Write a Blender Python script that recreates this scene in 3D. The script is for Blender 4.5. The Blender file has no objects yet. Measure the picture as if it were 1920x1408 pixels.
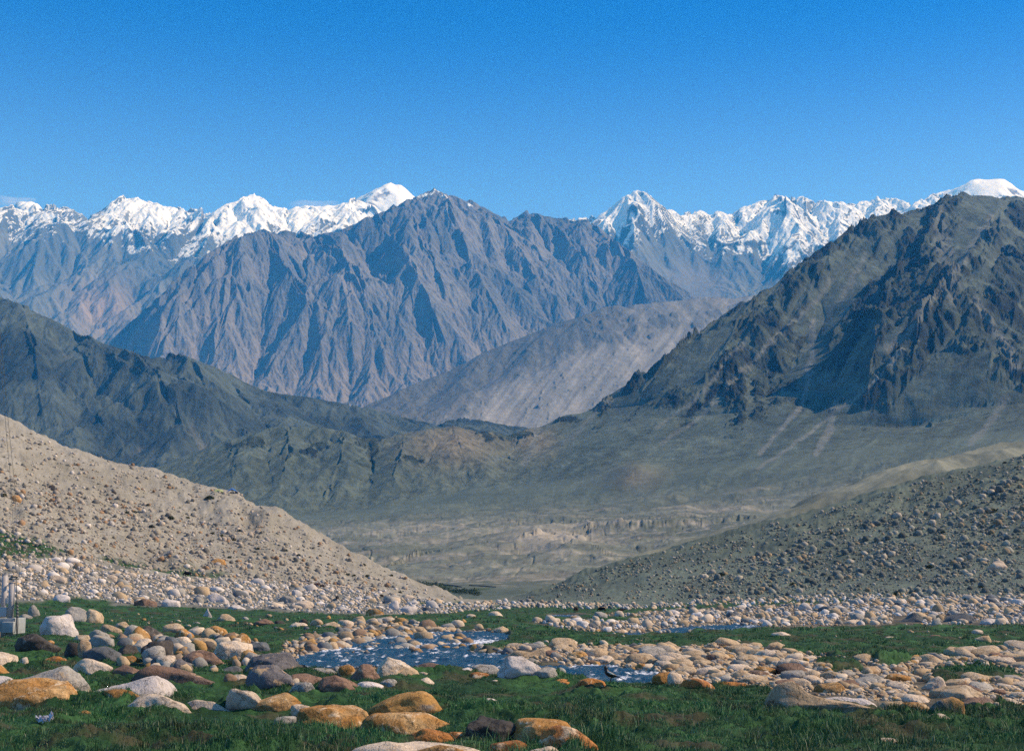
import bpy, bmesh, math, random, time
import numpy as np
from mathutils import Vector, noise as mnoise
from mathutils.bvhtree import BVHTree
T0 = time.time()
C = bpy.context.scene.collection
rad = math.radians
PW, PH, F = 1920.0, 1408.0, 2613.0           # photograph size and focal length in its pixels
CAMZ = 3.2
PITCH = math.atan(381.0 / F)
CP, SP = math.cos(PITCH), math.sin(PITCH)

# ------------------------------------------------------------------ camera
cam = bpy.data.cameras.new('camera')
cam.sensor_width = 36.0
cam.lens = 36.0 * F / PW
cam.clip_start = 0.2
cam.clip_end = 120000.0
camo = bpy.data.objects.new('camera', cam)
C.objects.link(camo)
camo.location = (0, 0, CAMZ)
camo.rotation_euler = (rad(90) + PITCH, 0, 0)
bpy.context.scene.camera = camo

# ------------------------------------------------------------------ sky, sun, exposure
SUN_EL, SUN_AZ = rad(42), rad(86)             # azimuth clockwise from +Y (view direction)
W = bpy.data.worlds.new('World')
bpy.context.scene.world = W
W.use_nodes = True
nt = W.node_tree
sky = nt.nodes.new('ShaderNodeTexSky')
sky.sky_type = 'NISHITA'
sky.sun_disc = False
sky.sun_elevation = SUN_EL
sky.sun_rotation = SUN_AZ
sky.altitude = 3200
sky.air_density = 1.0
sky.dust_density = 0.7
sky.ozone_density = 2.0
# tint of the sky by height above the horizon: paler low down, deep azure higher up, unseen upper sky set to cyan to colour the ambient light
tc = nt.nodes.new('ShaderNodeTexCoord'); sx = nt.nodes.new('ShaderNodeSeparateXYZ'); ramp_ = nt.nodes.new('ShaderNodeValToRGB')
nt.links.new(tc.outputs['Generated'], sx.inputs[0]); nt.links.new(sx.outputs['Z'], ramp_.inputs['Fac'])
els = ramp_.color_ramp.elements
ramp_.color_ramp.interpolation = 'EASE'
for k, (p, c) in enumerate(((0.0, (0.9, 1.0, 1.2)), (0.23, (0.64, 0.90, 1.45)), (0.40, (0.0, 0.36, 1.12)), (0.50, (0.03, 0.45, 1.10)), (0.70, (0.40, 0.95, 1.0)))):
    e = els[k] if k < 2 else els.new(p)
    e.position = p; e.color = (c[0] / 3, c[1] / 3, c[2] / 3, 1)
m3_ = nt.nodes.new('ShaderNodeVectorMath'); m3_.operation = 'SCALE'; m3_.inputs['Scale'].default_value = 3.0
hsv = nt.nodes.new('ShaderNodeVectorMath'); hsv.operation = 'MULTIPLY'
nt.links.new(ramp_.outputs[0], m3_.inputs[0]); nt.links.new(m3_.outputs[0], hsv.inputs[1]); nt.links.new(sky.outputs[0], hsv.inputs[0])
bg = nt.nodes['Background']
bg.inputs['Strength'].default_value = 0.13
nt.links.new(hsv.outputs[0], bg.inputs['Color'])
sun = bpy.data.lights.new('sun', 'SUN')
sun.energy = 4.4
sun.angle = rad(0.5)
sun.color = (1.0, 0.93, 0.86)
suno = bpy.data.objects.new('sun', sun)
C.objects.link(suno)
sd = Vector((math.sin(SUN_AZ) * math.cos(SUN_EL), math.cos(SUN_AZ) * math.cos(SUN_EL), math.sin(SUN_EL)))
suno.rotation_euler = (-sd).to_track_quat('-Z', 'Y').to_euler()
vs = bpy.context.scene.view_settings
vs.view_transform = 'Standard'
vs.look = 'None'
vs.exposure = 0.35
vs.gamma = 1.0
cy = bpy.context.scene.cycles
cy.max_bounces = 5
cy.diffuse_bounces = 2
cy.glossy_bounces = 2
cy.transmission_bounces = 2
cy.transparent_max_bounces = 6
cy.volume_bounces = 1
cy.use_denoising = False

# ------------------------------------------------------------------ helpers: pixels and world
def unproj(px, py, Y):
    """world point at depth Y along the ray of a photograph pixel"""
    u = (px - 960.0) / F
    v = (704.0 - py) / F
    t = Y / (CP - v * SP)
    return u * t, Y, CAMZ + t * (SP + v * CP)

def proj(X, Y, Z):
    z = Z - CAMZ
    f = Y * CP + z * SP
    return 960.0 + F * X / f, 704.0 - F * (z * CP - Y * SP) / f

# ------------------------------------------------------------------ helpers: noise (vectorised)
def _h(ix, iy, s):
    n = ix.astype(np.int32).view(np.uint32) * np.uint32(374761393) + iy.astype(np.int32).view(np.uint32) * np.uint32(668265263) + np.uint32((s * 974711 + 12345) & 0xffffffff)
    n = (n ^ (n >> np.uint32(13))) * np.uint32(1274126177)
    n = (n ^ (n >> np.uint32(15))) * np.uint32(2246822519)
    return n ^ (n >> np.uint32(16))

def rnd(ix, iy, s):
    return _h(ix, iy, s).astype(np.float32) * np.float32(1 / 4294967296.0)

def perlin(x, y, s=0):
    x = np.atleast_1d(np.asarray(x, float)); y = np.atleast_1d(np.asarray(y, float))
    ix = np.floor(x); iy = np.floor(y)
    fx = (x - ix).astype(np.float32); fy = (y - iy).astype(np.float32)
    ux = fx * fx * fx * (fx * (fx * 6 - 15) + 10)
    uy = fy * fy * fy * (fy * (fy * 6 - 15) + 10)
    def g(i, j):
        a = rnd(ix + i, iy + j, s) * 6.2831853
        return np.cos(a) * (fx - i) + np.sin(a) * (fy - j)
    return ((g(0, 0) * (1 - ux) + g(1, 0) * ux) * (1 - uy) + (g(0, 1) * (1 - ux) + g(1, 1) * ux) * uy) * 1.5

def fbm(x, y, o=4, s=0, gain=0.5, lac=2.03):
    r = 0; a = 1.0; t = 0
    for k in range(o):
        r = r + a * perlin(x, y, s + k)
        t += a
        a *= gain
        x = x * lac + 17.3; y = y * lac - 9.1
    return r / t * 1.3

def ridged(x, y, o=4, s=0, gain=0.5, lac=2.07):
    r = 0; a = 1.0; t = 0; w = 1.0
    for k in range(o):
        n = 1 - np.abs(perlin(x, y, s + k)) * 1.8
        n = np.clip(n, -1, 1); n = n * np.abs(n)
        r = r + a * n * w
        w = np.clip(n * 1.4, 0.15, 1)
        t += a
        a *= gain
        x = x * lac + 31.7; y = y * lac + 11.9
    return r / t

def sstep(a, b, x):
    t = np.clip((x - a) / (b - a), 0, 1)
    return t * t * (3 - 2 * t)

def erosion(x, y, gx, gy, scale, octs, amp, s=0, gain=0.45, branch=1.0):
    """gullies and spurs that run down the slope (gx, gy), branching with each octave"""
    h = np.zeros(x.shape, np.float32); f = 1.0 / scale; a = amp
    gx = gx.astype(np.float32); gy = gy.astype(np.float32)
    for o in range(octs):
        m = np.sqrt(gx * gx + gy * gy) + 1e-6
        k_ = 1.0 / m
        sx = gy * k_; sy = -gx * k_
        fade = np.clip(m / 0.12, 0, 1)
        qx = x * f + o * 13.7; qy = y * f - o * 7.3
        ix = np.floor(qx); iy = np.floor(qy)
        fx = (qx - ix).astype(np.float32); fy = (qy - iy).astype(np.float32)
        ix = ix.astype(np.int32); iy = iy.astype(np.int32)
        va = 0; vd = 0; wt = 0
        for i in (-1, 0, 1):
            for j in (-1, 0, 1):
                hh = _h(ix + np.int32(i), iy + np.int32(j), s + o * 3 + 1)
                hx = (hh & np.uint32(65535)).astype(np.float32) * np.float32(0.9 / 65536)
                hy = (hh >> np.uint32(16)).astype(np.float32) * np.float32(0.9 / 65536)
                dx = fx - i - hx; dy = fy - j - hy
                w = np.exp((dx * dx + dy * dy) * np.float32(-2.4))
                ph = (dx * sx + dy * sy) * np.float32(6.2831853)
                va = va + np.cos(ph) * w
                vd = vd - np.sin(ph) * w
                wt = wt + w
        va = va / wt * fade; vd = vd / wt * fade
        h = h + a * va
        k = a * f * 6.2831853 * vd * branch
        gx = gx + k * sx; gy = gy + k * sy
        a *= gain; f *= 2.0
    return h.astype(float)

def pchip(tk, V, t):
    tk = np.asarray(tk, float)
    K = len(tk)
    hk = np.diff(tk)[:, None]
    d = np.diff(V, axis=0) / hk
    m = np.zeros_like(V)
    m[0] = d[0]; m[-1] = d[-1]
    for k in range(1, K - 1):
        p = d[k - 1] * d[k]
        w1 = 2 * hk[k] + hk[k - 1]; w2 = hk[k] + 2 * hk[k - 1]
        with np.errstate(all='ignore'):
            mm = (w1 + w2) / (w1 / d[k - 1] + w2 / d[k])
        m[k] = np.where(p > 0, mm, 0)
    i = np.clip(np.searchsorted(tk, t, side='right') - 1, 0, K - 2)
    s_ = ((t - tk[i]) / (tk[i + 1] - tk[i]))[:, None]
    h_ = hk[i]
    return ((2 * s_**3 - 3 * s_**2 + 1) * V[i] + (s_**3 - 2 * s_**2 + s_) * h_ * m[i]
            + (-2 * s_**3 + 3 * s_**2) * V[i + 1] + (s_**3 - s_**2) * h_ * m[i + 1])

def ln(pts, cols):
    """polyline [(px, py, Y)] sampled at pixel columns -> (py, Y)"""
    p = np.array(pts, float)
    return np.stack([np.interp(cols, p[:, 0], p[:, 1]), np.interp(cols, p[:, 0], p[:, 2])])

def between(a, b, f, fy=None):
    fy = f if fy is None else fy
    return np.stack([a[0] * (1 - f) + b[0] * f, a[1] * (1 - fy) + b[1] * fy])

def gsm(v, sig):
    k = np.arange(-int(3 * sig), int(3 * sig) + 1)
    w = np.exp(-0.5 * (k / sig) ** 2); w /= w.sum()
    p = np.pad(v, len(k) // 2, mode='reflect', reflect_type='odd')
    return np.convolve(p, w, mode='valid')

def surface(lines, tk, rows, cols, ic=None, sm=45.0, jg=None, fall=0.22):
    """rows x cols grid of world points through the given lines; line ic is the crest, whose fine
    shape fades out down the slope instead of being drawn down it"""
    L = np.array(lines)
    t = np.concatenate([np.linspace(tk[i], tk[i + 1], rows[i], endpoint=False) for i in range(len(rows))] + [[tk[-1]]])
    X, Yk, Zk = unproj(cols[None, :], L[:, 0], L[:, 1])
    Yk = np.array(np.broadcast_to(Yk, Zk.shape))
    sig = sm / (cols[1] - cols[0])
    Zs = np.array([gsm(z, sig) for z in Zk]); Ys = np.array([gsm(y, sig) for y in Yk])
    if ic is None:
        ic = len(tk) - 2
    Yg = pchip(tk, Ys, t)
    Zg = pchip(tk, Zs, t)
    # put the crest on its own line, at the depth the smooth surface has there
    _, _, Zc = unproj(cols, L[ic, 0] + (0 if jg is None else jg), Ys[ic])
    res = (Zc - Zs[ic])[None, :]
    d = np.abs(t - tk[ic])[:, None]
    wide = np.array(gsm(res[0], 10.0 / (cols[1] - cols[0])))[None, :]
    Zg = Zg + wide * np.exp(-(d / (fall * 1.6)) ** 1.5) + (res - wide) * np.exp(-(d / (fall * 0.35)) ** 1.2)
    f = Yg * CP + (Zg - CAMZ) * SP
    Xg = (cols[None, :] - 960.0) / F * f
    return Xg, Yg, Zg, t

def grads(X, Y, Z):
    """world gradient of Z on a structured grid"""
    Xr, Xc = np.gradient(X); Yr, Yc = np.gradient(Y); Zr, Zc = np.gradient(Z)
    det = Xr * Yc - Xc * Yr
    det = np.where(np.abs(det) < 1e-9, 1e-9, det)
    return (Zr * Yc - Zc * Yr) / det, (Zc * Xr - Zr * Xc) / det

def fit_crest(X, Y, Z, t, ic, crest_py, cols, sm=14.0, fall=0.5):
    """shift the upper slope so that the skyline keeps the mean height of the crest line"""
    for _ in range(3):
        py = proj(X, Y, Z)[1].min(axis=0)
        dz = gsm((py - crest_py) / F, sm / (cols[1] - cols[0])) * Y[np.searchsorted(t, ic) - 1]
        Z = Z + dz[None, :] * np.exp(-(np.abs(t - ic) / fall) ** 1.5)[:, None]
    return Z

def mesh_from(name, co, faces4=None, tris=None):
    me = bpy.data.meshes.new(name)
    me.vertices.add(len(co))
    me.vertices.foreach_set('co', np.ascontiguousarray(co, np.float32).ravel())
    F_ = faces4 if faces4 is not None else tris
    k = F_.shape[1]
    me.loops.add(F_.size)
    me.loops.foreach_set('vertex_index', np.ascontiguousarray(F_, np.int32).ravel())
    me.polygons.add(len(F_))
    me.polygons.foreach_set('loop_start', np.arange(0, F_.size, k, dtype=np.int32))
    me.update(calc_edges=True)
    return me

def grid_obj(name, X, Y, Z, mat, attrs, kind='structure', smooth=True, cmask=None):
    nr, nc = X.shape
    co = np.stack([X, Y, Z], -1).reshape(-1, 3)
    idx = np.arange(nr * nc).reshape(nr, nc)
    f = np.stack([idx[:-1, :-1], idx[:-1, 1:], idx[1:, 1:], idx[1:, :-1]], -1)
    if cmask is not None:
        f = f[cmask[:-1, :-1]]
        used = np.unique(f)
        rem = -np.ones(nr * nc, np.int64); rem[used] = np.arange(len(used))
        co = co[used]; f = rem[f]
        attrs = {k: v.reshape(nr * nc, -1)[used] for k, v in attrs.items()}
    me = mesh_from(name, co, f.reshape(-1, 4))
    if smooth:
        me.shade_smooth()
    for k, v in attrs.items():
        v = np.asarray(v, np.float32)
        if v.reshape(len(co), -1).shape[1] == 3:
            a = me.attributes.new(k, 'FLOAT_COLOR', 'POINT')
            v4 = np.ones((len(co), 4), np.float32); v4[:, :3] = v.reshape(-1, 3)
            a.data.foreach_set('color', v4.ravel())
        else:
            a = me.attributes.new(k, 'FLOAT', 'POINT')
            a.data.foreach_set('value', v.ravel())
    me.materials.append(mat)
    o = bpy.data.objects.new(name, me)
    C.objects.link(o)
    if kind:
        o['kind'] = kind
    return o

def mixc(a, b, m):
    a = np.asarray(a, float); b = np.asarray(b, float)
    return a * (1 - m[..., None]) + b * m[..., None]

# ------------------------------------------------------------------ materials
def nodes_of(name, rough=0.9, spec=0.2):
    m = bpy.data.materials.new(name)
    m.use_nodes = True
    n = m.node_tree
    b = n.nodes['Principled BSDF']
    b.inputs['Roughness'].default_value = rough
    b.inputs['Specular IOR Level'].default_value = spec
    return m, n, b

def N(n, t, **kw):
    x = n.nodes.new(t)
    for k, v in kw.items():
        if hasattr(x, k) and k not in x.inputs:
            setattr(x, k, v)
        else:
            x.inputs[k].default_value = v
    return x

def terrain_mat(name, scale, bump=1.0, var=0.25, detail=10.0, ground=1.0):
    """vertex albedo broken up by two octave sets of noise, with a bump in metres"""
    m, n, b = nodes_of(name)
    at = N(n, 'ShaderNodeAttribute', attribute_name='col')
    geo = N(n, 'ShaderNodeNewGeometry')
    n1 = N(n, 'ShaderNodeTexNoise', Scale=1.0 / scale, Detail=detail, Roughness=0.70)
    n.links.new(geo.outputs['Position'], n1.inputs['Vector'])
    mr = N(n, 'ShaderNodeMapRange')
    mr.inputs['From Min'].default_value = 0.3; mr.inputs['From Max'].default_value = 0.7
    mr.inputs['To Min'].default_value = 1 - var; mr.inputs['To Max'].default_value = 1 + var
    n.links.new(n1.outputs['Fac'], mr.inputs['Value'])
    mul = N(n, 'ShaderNodeVectorMath', operation='SCALE')
    n.links.new(at.outputs['Color'], mul.inputs[0])
    n.links.new(mr.outputs[0], mul.inputs['Scale'])
    n.links.new(mul.outputs[0], b.inputs['Base Color'])
    bp = N(n, 'ShaderNodeBump', Strength=1.0, Distance=scale * 0.35 * bump)
    n.links.new(n1.outputs['Fac'], bp.inputs['Height'])
    n.links.new(bp.outputs[0], b.inputs['Normal'])
    return m

COLS = lambda a, b, n: np.linspace(a, b, n)

# ================================================================== FAR MOUNTAINS
ROCK = np.array([0.235, 0.195, 0.175]); ROCKD = np.array([0.13, 0.115, 0.11]); SNOW = np.array([0.86, 0.87, 0.88])

def jag(cols, s, amp, per):
    return fbm(cols / per, cols * 0 + s * 7.7, 5, s, gain=0.6) * amp

# --- farthest snow domes, 18 km
cols = COLS(-420, 2340, 700)
crest = ln([(-420, 470, 18000), (0, 440, 18000), (30, 378, 18000), (70, 380, 18000), (110, 430, 18000), (450, 440, 18000), (520, 404, 18000), (560, 386, 18000), (600, 387, 18000), (640, 384, 18000),
            (662, 376, 18000), (690, 362, 18000), (712, 351, 18000), (735, 343, 17800), (752, 347, 17800), (764, 357, 17900), (780, 372, 18000),
            (850, 410, 18000), (1000, 450, 18000), (1500, 470, 18000), (1640, 410, 17500), (1700, 392, 17500), (1735, 377, 17500), (1752, 364, 17500), (1765, 360, 17500), (1785, 356, 17500), (1800, 350, 17500), (1815, 341, 17500), (1826, 337, 17500),
            (1882, 336, 17500), (1895, 343, 17500), (1908, 354, 17500), (1925, 362, 17500), (1990, 372, 17500), (2340, 430, 17500)], cols)
b0 = np.stack([crest[0] * 0 + 620, crest[1] * 0 + 14500])
b1 = between(crest, b0, 0.45, 0.5)
bk = np.stack([crest[0] + 150, crest[1] + 2500])
X, Y, Z, t = surface([b0, b1, crest, bk], [0, 1, 2, 3], [60, 170, 16], cols, jg=jag(cols, 3, 2.0, 40) * (1 - sstep(730, 745, cols) * sstep(790, 770, cols)) * (1 - sstep(1815, 1830, cols) * sstep(1900, 1885, cols)))
gx, gy = grads(X, Y, Z)
px_, py_ = proj(X, Y, Z)
soft = np.exp(-((px_ - 757) / 17.0) ** 2) + np.exp(-((px_ - 1858) / 27.0) ** 2)
tt = np.broadcast_to(t[:, None], X.shape)
E_ = erosion(X, Y, gx, gy, 900.0, 5, 80.0, 11)
Z = Z + (E_ * (0.35 + 0.65 * sstep(2.0, 1.7, tt)) + fbm(X / 300, Y / 300, 4, 5) * 30) * (1 - 0.93 * np.clip(soft, 0, 1)) * sstep(3, 2.0, tt + 0.0 * tt)
Z = fit_crest(X, Y, Z, t, 2, crest[0], cols)
gx, gy = grads(X, Y, Z); sl = np.sqrt(gx**2 + gy**2)
sn = sstep(1.5, 1.05, sl + fbm(X / 200, Y / 200, 4, 9) * 0.5 - np.clip(soft, 0, 1))
col = mixc(ROCKD, SNOW, sn)
matfar = terrain_mat('far_snow_rock', 60.0, 0.5, 0.08)
grid_obj('far_snow_mountain', X, Y, Z, matfar, {'col': col})

# --- snow range, 14 km
cols = COLS(-420, 2340, 1500)
crest = ln([(-420, 330, 14200), (-150, 400, 14000), (0, 391, 14000), (25, 386, 14000), (45, 394, 13900), (66, 384, 13900), (85, 392, 13900), (100, 382, 13800), (125, 390, 13800), (150, 400, 14000), (172, 409, 14300), (200, 386, 14500), (228, 367, 14500), (245, 370, 14500), (262, 375, 14500),
            (285, 379, 14500), (300, 386, 14500), (330, 388, 14600), (380, 398, 14600), (420, 390, 14500), (445, 374, 14300), (462, 368, 14200), (478, 364, 14200), (492, 370, 14200), (505, 383, 14300), (540, 395, 14600),
            (580, 390, 14800), (625, 392, 14500), (645, 380, 14500), (668, 372, 14500), (700, 385, 14500), (740, 420, 14500), (900, 450, 14500), (1040, 425, 14300), (1065, 413, 14200), (1090, 408, 14100), (1105, 404, 14000), (1118, 410, 13900),
            (1135, 398, 13700), (1165, 372, 13500), (1185, 361, 13400), (1198, 357, 13400), (1210, 361, 13500), (1222, 367, 13500), (1232, 380, 13600), (1245, 386, 13700), (1260, 397, 13900),
            (1275, 402, 14000), (1282, 396, 14000), (1295, 404, 14100), (1303, 395, 14200), (1322, 396, 14300), (1340, 403, 14400), (1360, 398, 14500), (1383, 397, 14600), (1400, 385, 14700), (1430, 377, 14700), (1450, 371, 14700), (1468, 366, 14700), (1482, 371, 14700), (1492, 366, 14700),
            (1512, 375, 14600), (1535, 377, 14500), (1570, 379, 14500), (1600, 381, 14400), (1625, 379, 14300), (1640, 372, 14300), (1662, 370, 14200), (1690, 376, 14200), (1705, 384, 14200), (1725, 376, 14300), (1745, 368, 14300), (1756, 362, 14300), (1775, 363, 14300), (1800, 372, 14300), (1880, 367, 14300), (1990, 375, 14300), (2340, 330, 14300)], cols)
mid = ln([(-420, 560, 12000), (0, 545, 12100), (200, 500, 12500), (330, 505, 12600), (450, 520, 12500), (700, 560, 12200), (1100, 520, 12400), (1200, 500, 12300), (1300, 520, 12900), (1450, 500, 12700), (1600, 490, 12700), (1900, 480, 12700), (2340, 480, 12700)], cols)
low = ln([(-420, 680, 10600), (200, 640, 10800), (700, 680, 10800), (1100, 620, 11200), (1250, 570, 11700), (1330, 560, 12000), (1420, 555, 11900), (1600, 590, 11000), (2340, 640, 10800)], cols)
base = np.stack([low[0] + 90, low[1] - 900])
bk = np.stack([crest[0] + 130, crest[1] + 1800])
X, Y, Z, t = surface([base, low, mid, crest, bk], [0, 1, 2, 3, 4], [20, 170, 300, 20], cols, jg=jag(cols, 21, 2.5, 26))
tt = np.broadcast_to(t[:, None], X.shape)
px_, py_ = proj(X, Y, Z)
Z = Z + ridged(X / 1900, Y / 2600, 2, 41) * 170 * sstep(1.0, 2.0, tt) * sstep(3.0, 2.5, tt)
gx, gy = grads(X, Y, Z)
bowl = np.exp(-((px_ - 1310) / 70.0) ** 2) * sstep(2.3, 1.7, tt)
E_ = erosion(X, Y, gx * 1.0, gy, 640.0, 6, 84.0, 23, gain=0.48)
Z = Z + E_ * (0.45 + 0.55 * sstep(3.0, 2.8, tt)) * (1 - 0.9 * bowl) * sstep(4, 3, tt) + fbm(X / 120, Y / 120, 4, 55) * 9 * (1 - bowl)
Z = fit_crest(X, Y, Z, t, 3, crest[0], cols)
gx, gy = grads(X, Y, Z); sl = np.sqrt(gx**2 + gy**2)
px_, py_ = proj(X, Y, Z)
line = np.interp(px_, [-420, 0, 90, 180, 230, 330, 420, 520, 620, 740, 1060, 1150, 1200, 1300, 1380, 1480, 1560, 1700, 2340],
                      [455, 440, 440, 440, 450, 470, 470, 480, 470, 470, 440, 475, 480, 470, 460, 510, 480, 450, 450])
nz = fbm(X / 500, Y / 500, 5, 61, gain=0.6)
snowy = (line - py_) / 45.0 + nz * 1.3
streak = ridged(X / 170 + fbm(X / 300, Y / 300, 2, 63) * 2, Y / 900, 4, 65, gain=0.6)
cliff = np.clip(sl - 0.72, 0, 2) * 2.6 + sstep(0.05, 0.5, -gx) * 1.5
sn = sstep(0.0, 0.30, np.minimum(snowy, 1.4) - (cliff * (0.5 + 0.5 * streak) + 0.40 * sstep(0.0, 0.5, streak)) * np.interp(px_, [0, 150, 200, 720, 1060, 1150], [1, 1, 0.6, 0.7, 0.95, 0.85]) + 0.50)
dark_ = sstep(-0.2, 0.4, fbm(X / 900, Y / 900, 4, 71))
rock = mixc([0.0894, 0.1062, 0.1109], [0.1458, 0.1599, 0.1535], dark_)
pinks = np.exp(-(((px_ - 190) / 60) ** 2 + ((py_ - 580) / 50) ** 2))
rock = mixc(rock, [0.27, 0.22, 0.19], np.clip(pinks, 0, 1))
rock = mixc(rock, [0.15, 0.15, 0.15], np.clip(bowl * 1.2, 0, 1))
col = mixc(rock, SNOW, sn)
mat14 = terrain_mat('snow_rock', 70.0, 0.6, 0.16)
grid_obj('snow_mountain', X, Y, Z, mat14, {'col': col})

# --- ribbed brown mountain, 10 km
cols = COLS(120, 1560, 1150)
crest = ln([(100, 780, 8800), (150, 715, 9000), (200, 650, 9200), (225, 622, 9300), (250, 600, 9400), (290, 565, 9500), (330, 530, 9700), (360, 502, 9800), (400, 470, 10000), (440, 450, 10200), (480, 437, 10300), (540, 434, 10400), (572, 438, 10500), (605, 449, 10500), (622, 440, 10500), (645, 430, 10600), (680, 412, 10800), (715, 402, 10900),
            (742, 384, 11000), (765, 378, 11000), (782, 366, 11000), (800, 362, 11000), (815, 356, 11000), (830, 360, 11000), (848, 370, 11050), (868, 375, 11100), (888, 378, 11100), (905, 388, 11150), (925, 400, 11200), (942, 409, 11200), (962, 411, 11200), (975, 408, 11200), (984, 398, 11200), (991, 393, 11200),
            (1000, 399, 11200), (1012, 403, 11250), (1030, 408, 11300), (1050, 410, 11300), (1080, 412, 11300), (1100, 414, 11300), (1125, 428, 11100), (1150, 450, 10800), (1170, 466, 10600), (1200, 490, 10400), (1260, 530, 10000), (1310, 560, 9700), (1400, 600, 9500), (1560, 680, 9300)], cols)
base = np.stack([crest[0] * 0 + 830, crest[1] * 0 + 7600])
low = np.stack([np.maximum(crest[0] + 40, 735), crest[1] * 0 + 8300])
low[1] = np.minimum(low[1], crest[1] - 300)
mid = between(low, crest, 0.55, 0.48)
bk = np.stack([crest[0] + 130, crest[1] + 1500])
X, Y, Z, t = surface([base, low, mid, crest, bk], [0, 1, 2, 3, 4], [60, 260, 260, 16], cols, jg=jag(cols, 31, 2.5, 22))
tt = np.broadcast_to(t[:, None], X.shape)
# large oblique spurs, falling to the lower right as seen from the meadow
def spur(X, Y, Z, pts, h, w, asym=1.0):
    """raise an asymmetric ridge along the photo polyline pts on the surface (X, Y, Z)"""
    P = []
    px_, py_ = proj(X, Y, Z)
    for (a, b) in pts:
        i = np.argmin((px_ - a) ** 2 + (py_ - b) ** 2)
        P.append((X.flat[i], Y.flat[i]))
    best = np.full(X.shape, 1e9); sgn = np.zeros(X.shape); hh = np.zeros(X.shape)
    wob = fbm(X / (w * 1.6), Y / (w * 1.6), 3, int(pts[0][0])) * w * 0.28
    nseg = len(P) - 1
    for k in range(nseg):
        (x0, y0), (x1, y1) = P[k], P[k + 1]
        dx, dy = x1 - x0, y1 - y0
        L2 = dx * dx + dy * dy + 1e-9
        q = np.clip(((X - x0) * dx + (Y - y0) * dy) / L2, 0, 1)
        ex = X - (x0 + q * dx); ey = Y - (y0 + q * dy)
        cr = (dx * ey - dy * ex) / math.sqrt(L2)
        d = np.hypot(ex, ey)
        m = d < best
        best = np.where(m, d, best); sgn = np.where(m, cr, sgn); hh = np.where(m, (k + q) / nseg, hh)
    dd = np.abs(best + wob)
    ww = np.where(sgn > 0, w * asym, w)
    p = np.clip(1 - dd / ww, 0, 1)
    env = np.sin(np.clip(hh * 0.86 + 0.14, 0, 1) * math.pi) ** 0.6
    return h * p * env
for (pts, h, w) in [([(480, 440), (520, 520), (590, 640), (620, 740)], 190, 330), ([(440, 455), (400, 540), (330, 620), (290, 680)], 170, 300),
                    ([(560, 440), (630, 520), (690, 620), (740, 720)], 160, 300), ([(690, 415), (740, 500), (800, 610), (830, 690)], 200, 330),
                    ([(820, 360), (850, 450), (900, 560), (960, 650)], 190, 330), ([(760, 400), (790, 470), (850, 590)], 130, 240),
                    ([(905, 400), (960, 480), (1010, 560), (1080, 600)], 170, 300), ([(1000, 410), (1080, 500), (1130, 570)], 150, 280),
                    ([(1100, 420), (1190, 520), (1210, 570)], 160, 280), ([(640, 440), (650, 560), (660, 700)], 120, 260), ([(350, 520), (290, 600), (240, 660)], 130, 220), ([(440, 455), (430, 580), (400, 680)], 140, 260)]:
    Z = Z + spur(X, Y, Z, pts, h, w) * sstep(3.05, 2.7, tt) * sstep(0.8, 1.6, tt)
gx, gy = grads(X, Y, Z)
# the gullies lean to the right
E_ = erosion(X, Y, gx - 0.12, gy, 400.0, 6, 40.0, 37, gain=0.52)
Z = Z + E_ * (0.2 + 0.8 * sstep(3.0, 2.7, tt)) * sstep(4, 3, tt) + fbm(X / 70, Y / 70, 4, 77) * 5
Z = fit_crest(X, Y, Z, t, 3, crest[0], cols)
gx, gy = grads(X, Y, Z); sl = np.sqrt(gx**2 + gy**2)
px_, py_ = proj(X, Y, Z)
v1 = sstep(-0.5, 0.5, fbm(X / 700, Y / 700, 5, 81))
rock = mixc([0.095, 0.1054, 0.1145], [0.1677, 0.1664, 0.1658], v1)
rock = mixc(rock, [0.25, 0.22, 0.20], sstep(10, -55, E_) * 0.5)
rock = mixc(rock, [0.24, 0.21, 0.19], sstep(560, 740, py_) * 0.5)
sn = sstep(0.12, 0.3, fbm(X / 140, Y / 140, 4, 91, gain=0.65) + (395 + 30 * np.exp(-((px_ - 870) / 80) ** 2) - py_) / 90.0 - 0.62 + 0.25 * np.exp(-((px_ - 1040) / 60) ** 2) - 0.9 * (px_ < 770))
col = mixc(rock, SNOW, sn * 0.95)
mat10 = terrain_mat('ribbed_rock', 60.0, 0.8, 0.30)
grid_obj('brown_mountain', X, Y, Z, mat10, {'col': col})

# --- pale scree ramp, 7 km
cols = COLS(560, 1760, 800)
crest = ln([(540, 840, 6200), (620, 795, 6300), (690, 759, 6500), (730, 742, 6600), (770, 722, 6700), (830, 700, 6900), (870, 682, 7000), (900, 664, 7100), (960, 640, 7200), (1010, 620, 7250), (1060, 602, 7300), (1100, 590, 7400), (1130, 577, 7450), (1150, 572, 7500), (1170, 576, 7550), (1200, 570, 7600), (1280, 563, 7800), (1330, 556, 7900), (1380, 560, 8000),
            (1420, 552, 8200), (1450, 540, 8300), (1520, 500, 8400), (1600, 470, 8500), (1760, 420, 8600)], cols)
base = np.stack([crest[0] * 0 + 860, crest[1] * 0 + 5300])
low = np.stack([crest[0] * 0 + 800, crest[1] * 0 + 5700])
low[1] = np.minimum(low[1], crest[1] - 300)
mid = between(low, crest, 0.62, 0.55)
bk = np.stack([crest[0] + 140, crest[1] + 1200])
X, Y, Z, t = surface([base, low, mid, crest, bk], [0, 1, 2, 3, 4], [20, 180, 180, 14], cols, jg=jag(cols, 43, 5.5, 26))
tt = np.broadcast_to(t[:, None], X.shape)
gx, gy = grads(X, Y, Z)
px_, py_ = proj(X, Y, Z)
below = py_ - np.interp(px_, cols, crest[0])
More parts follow.
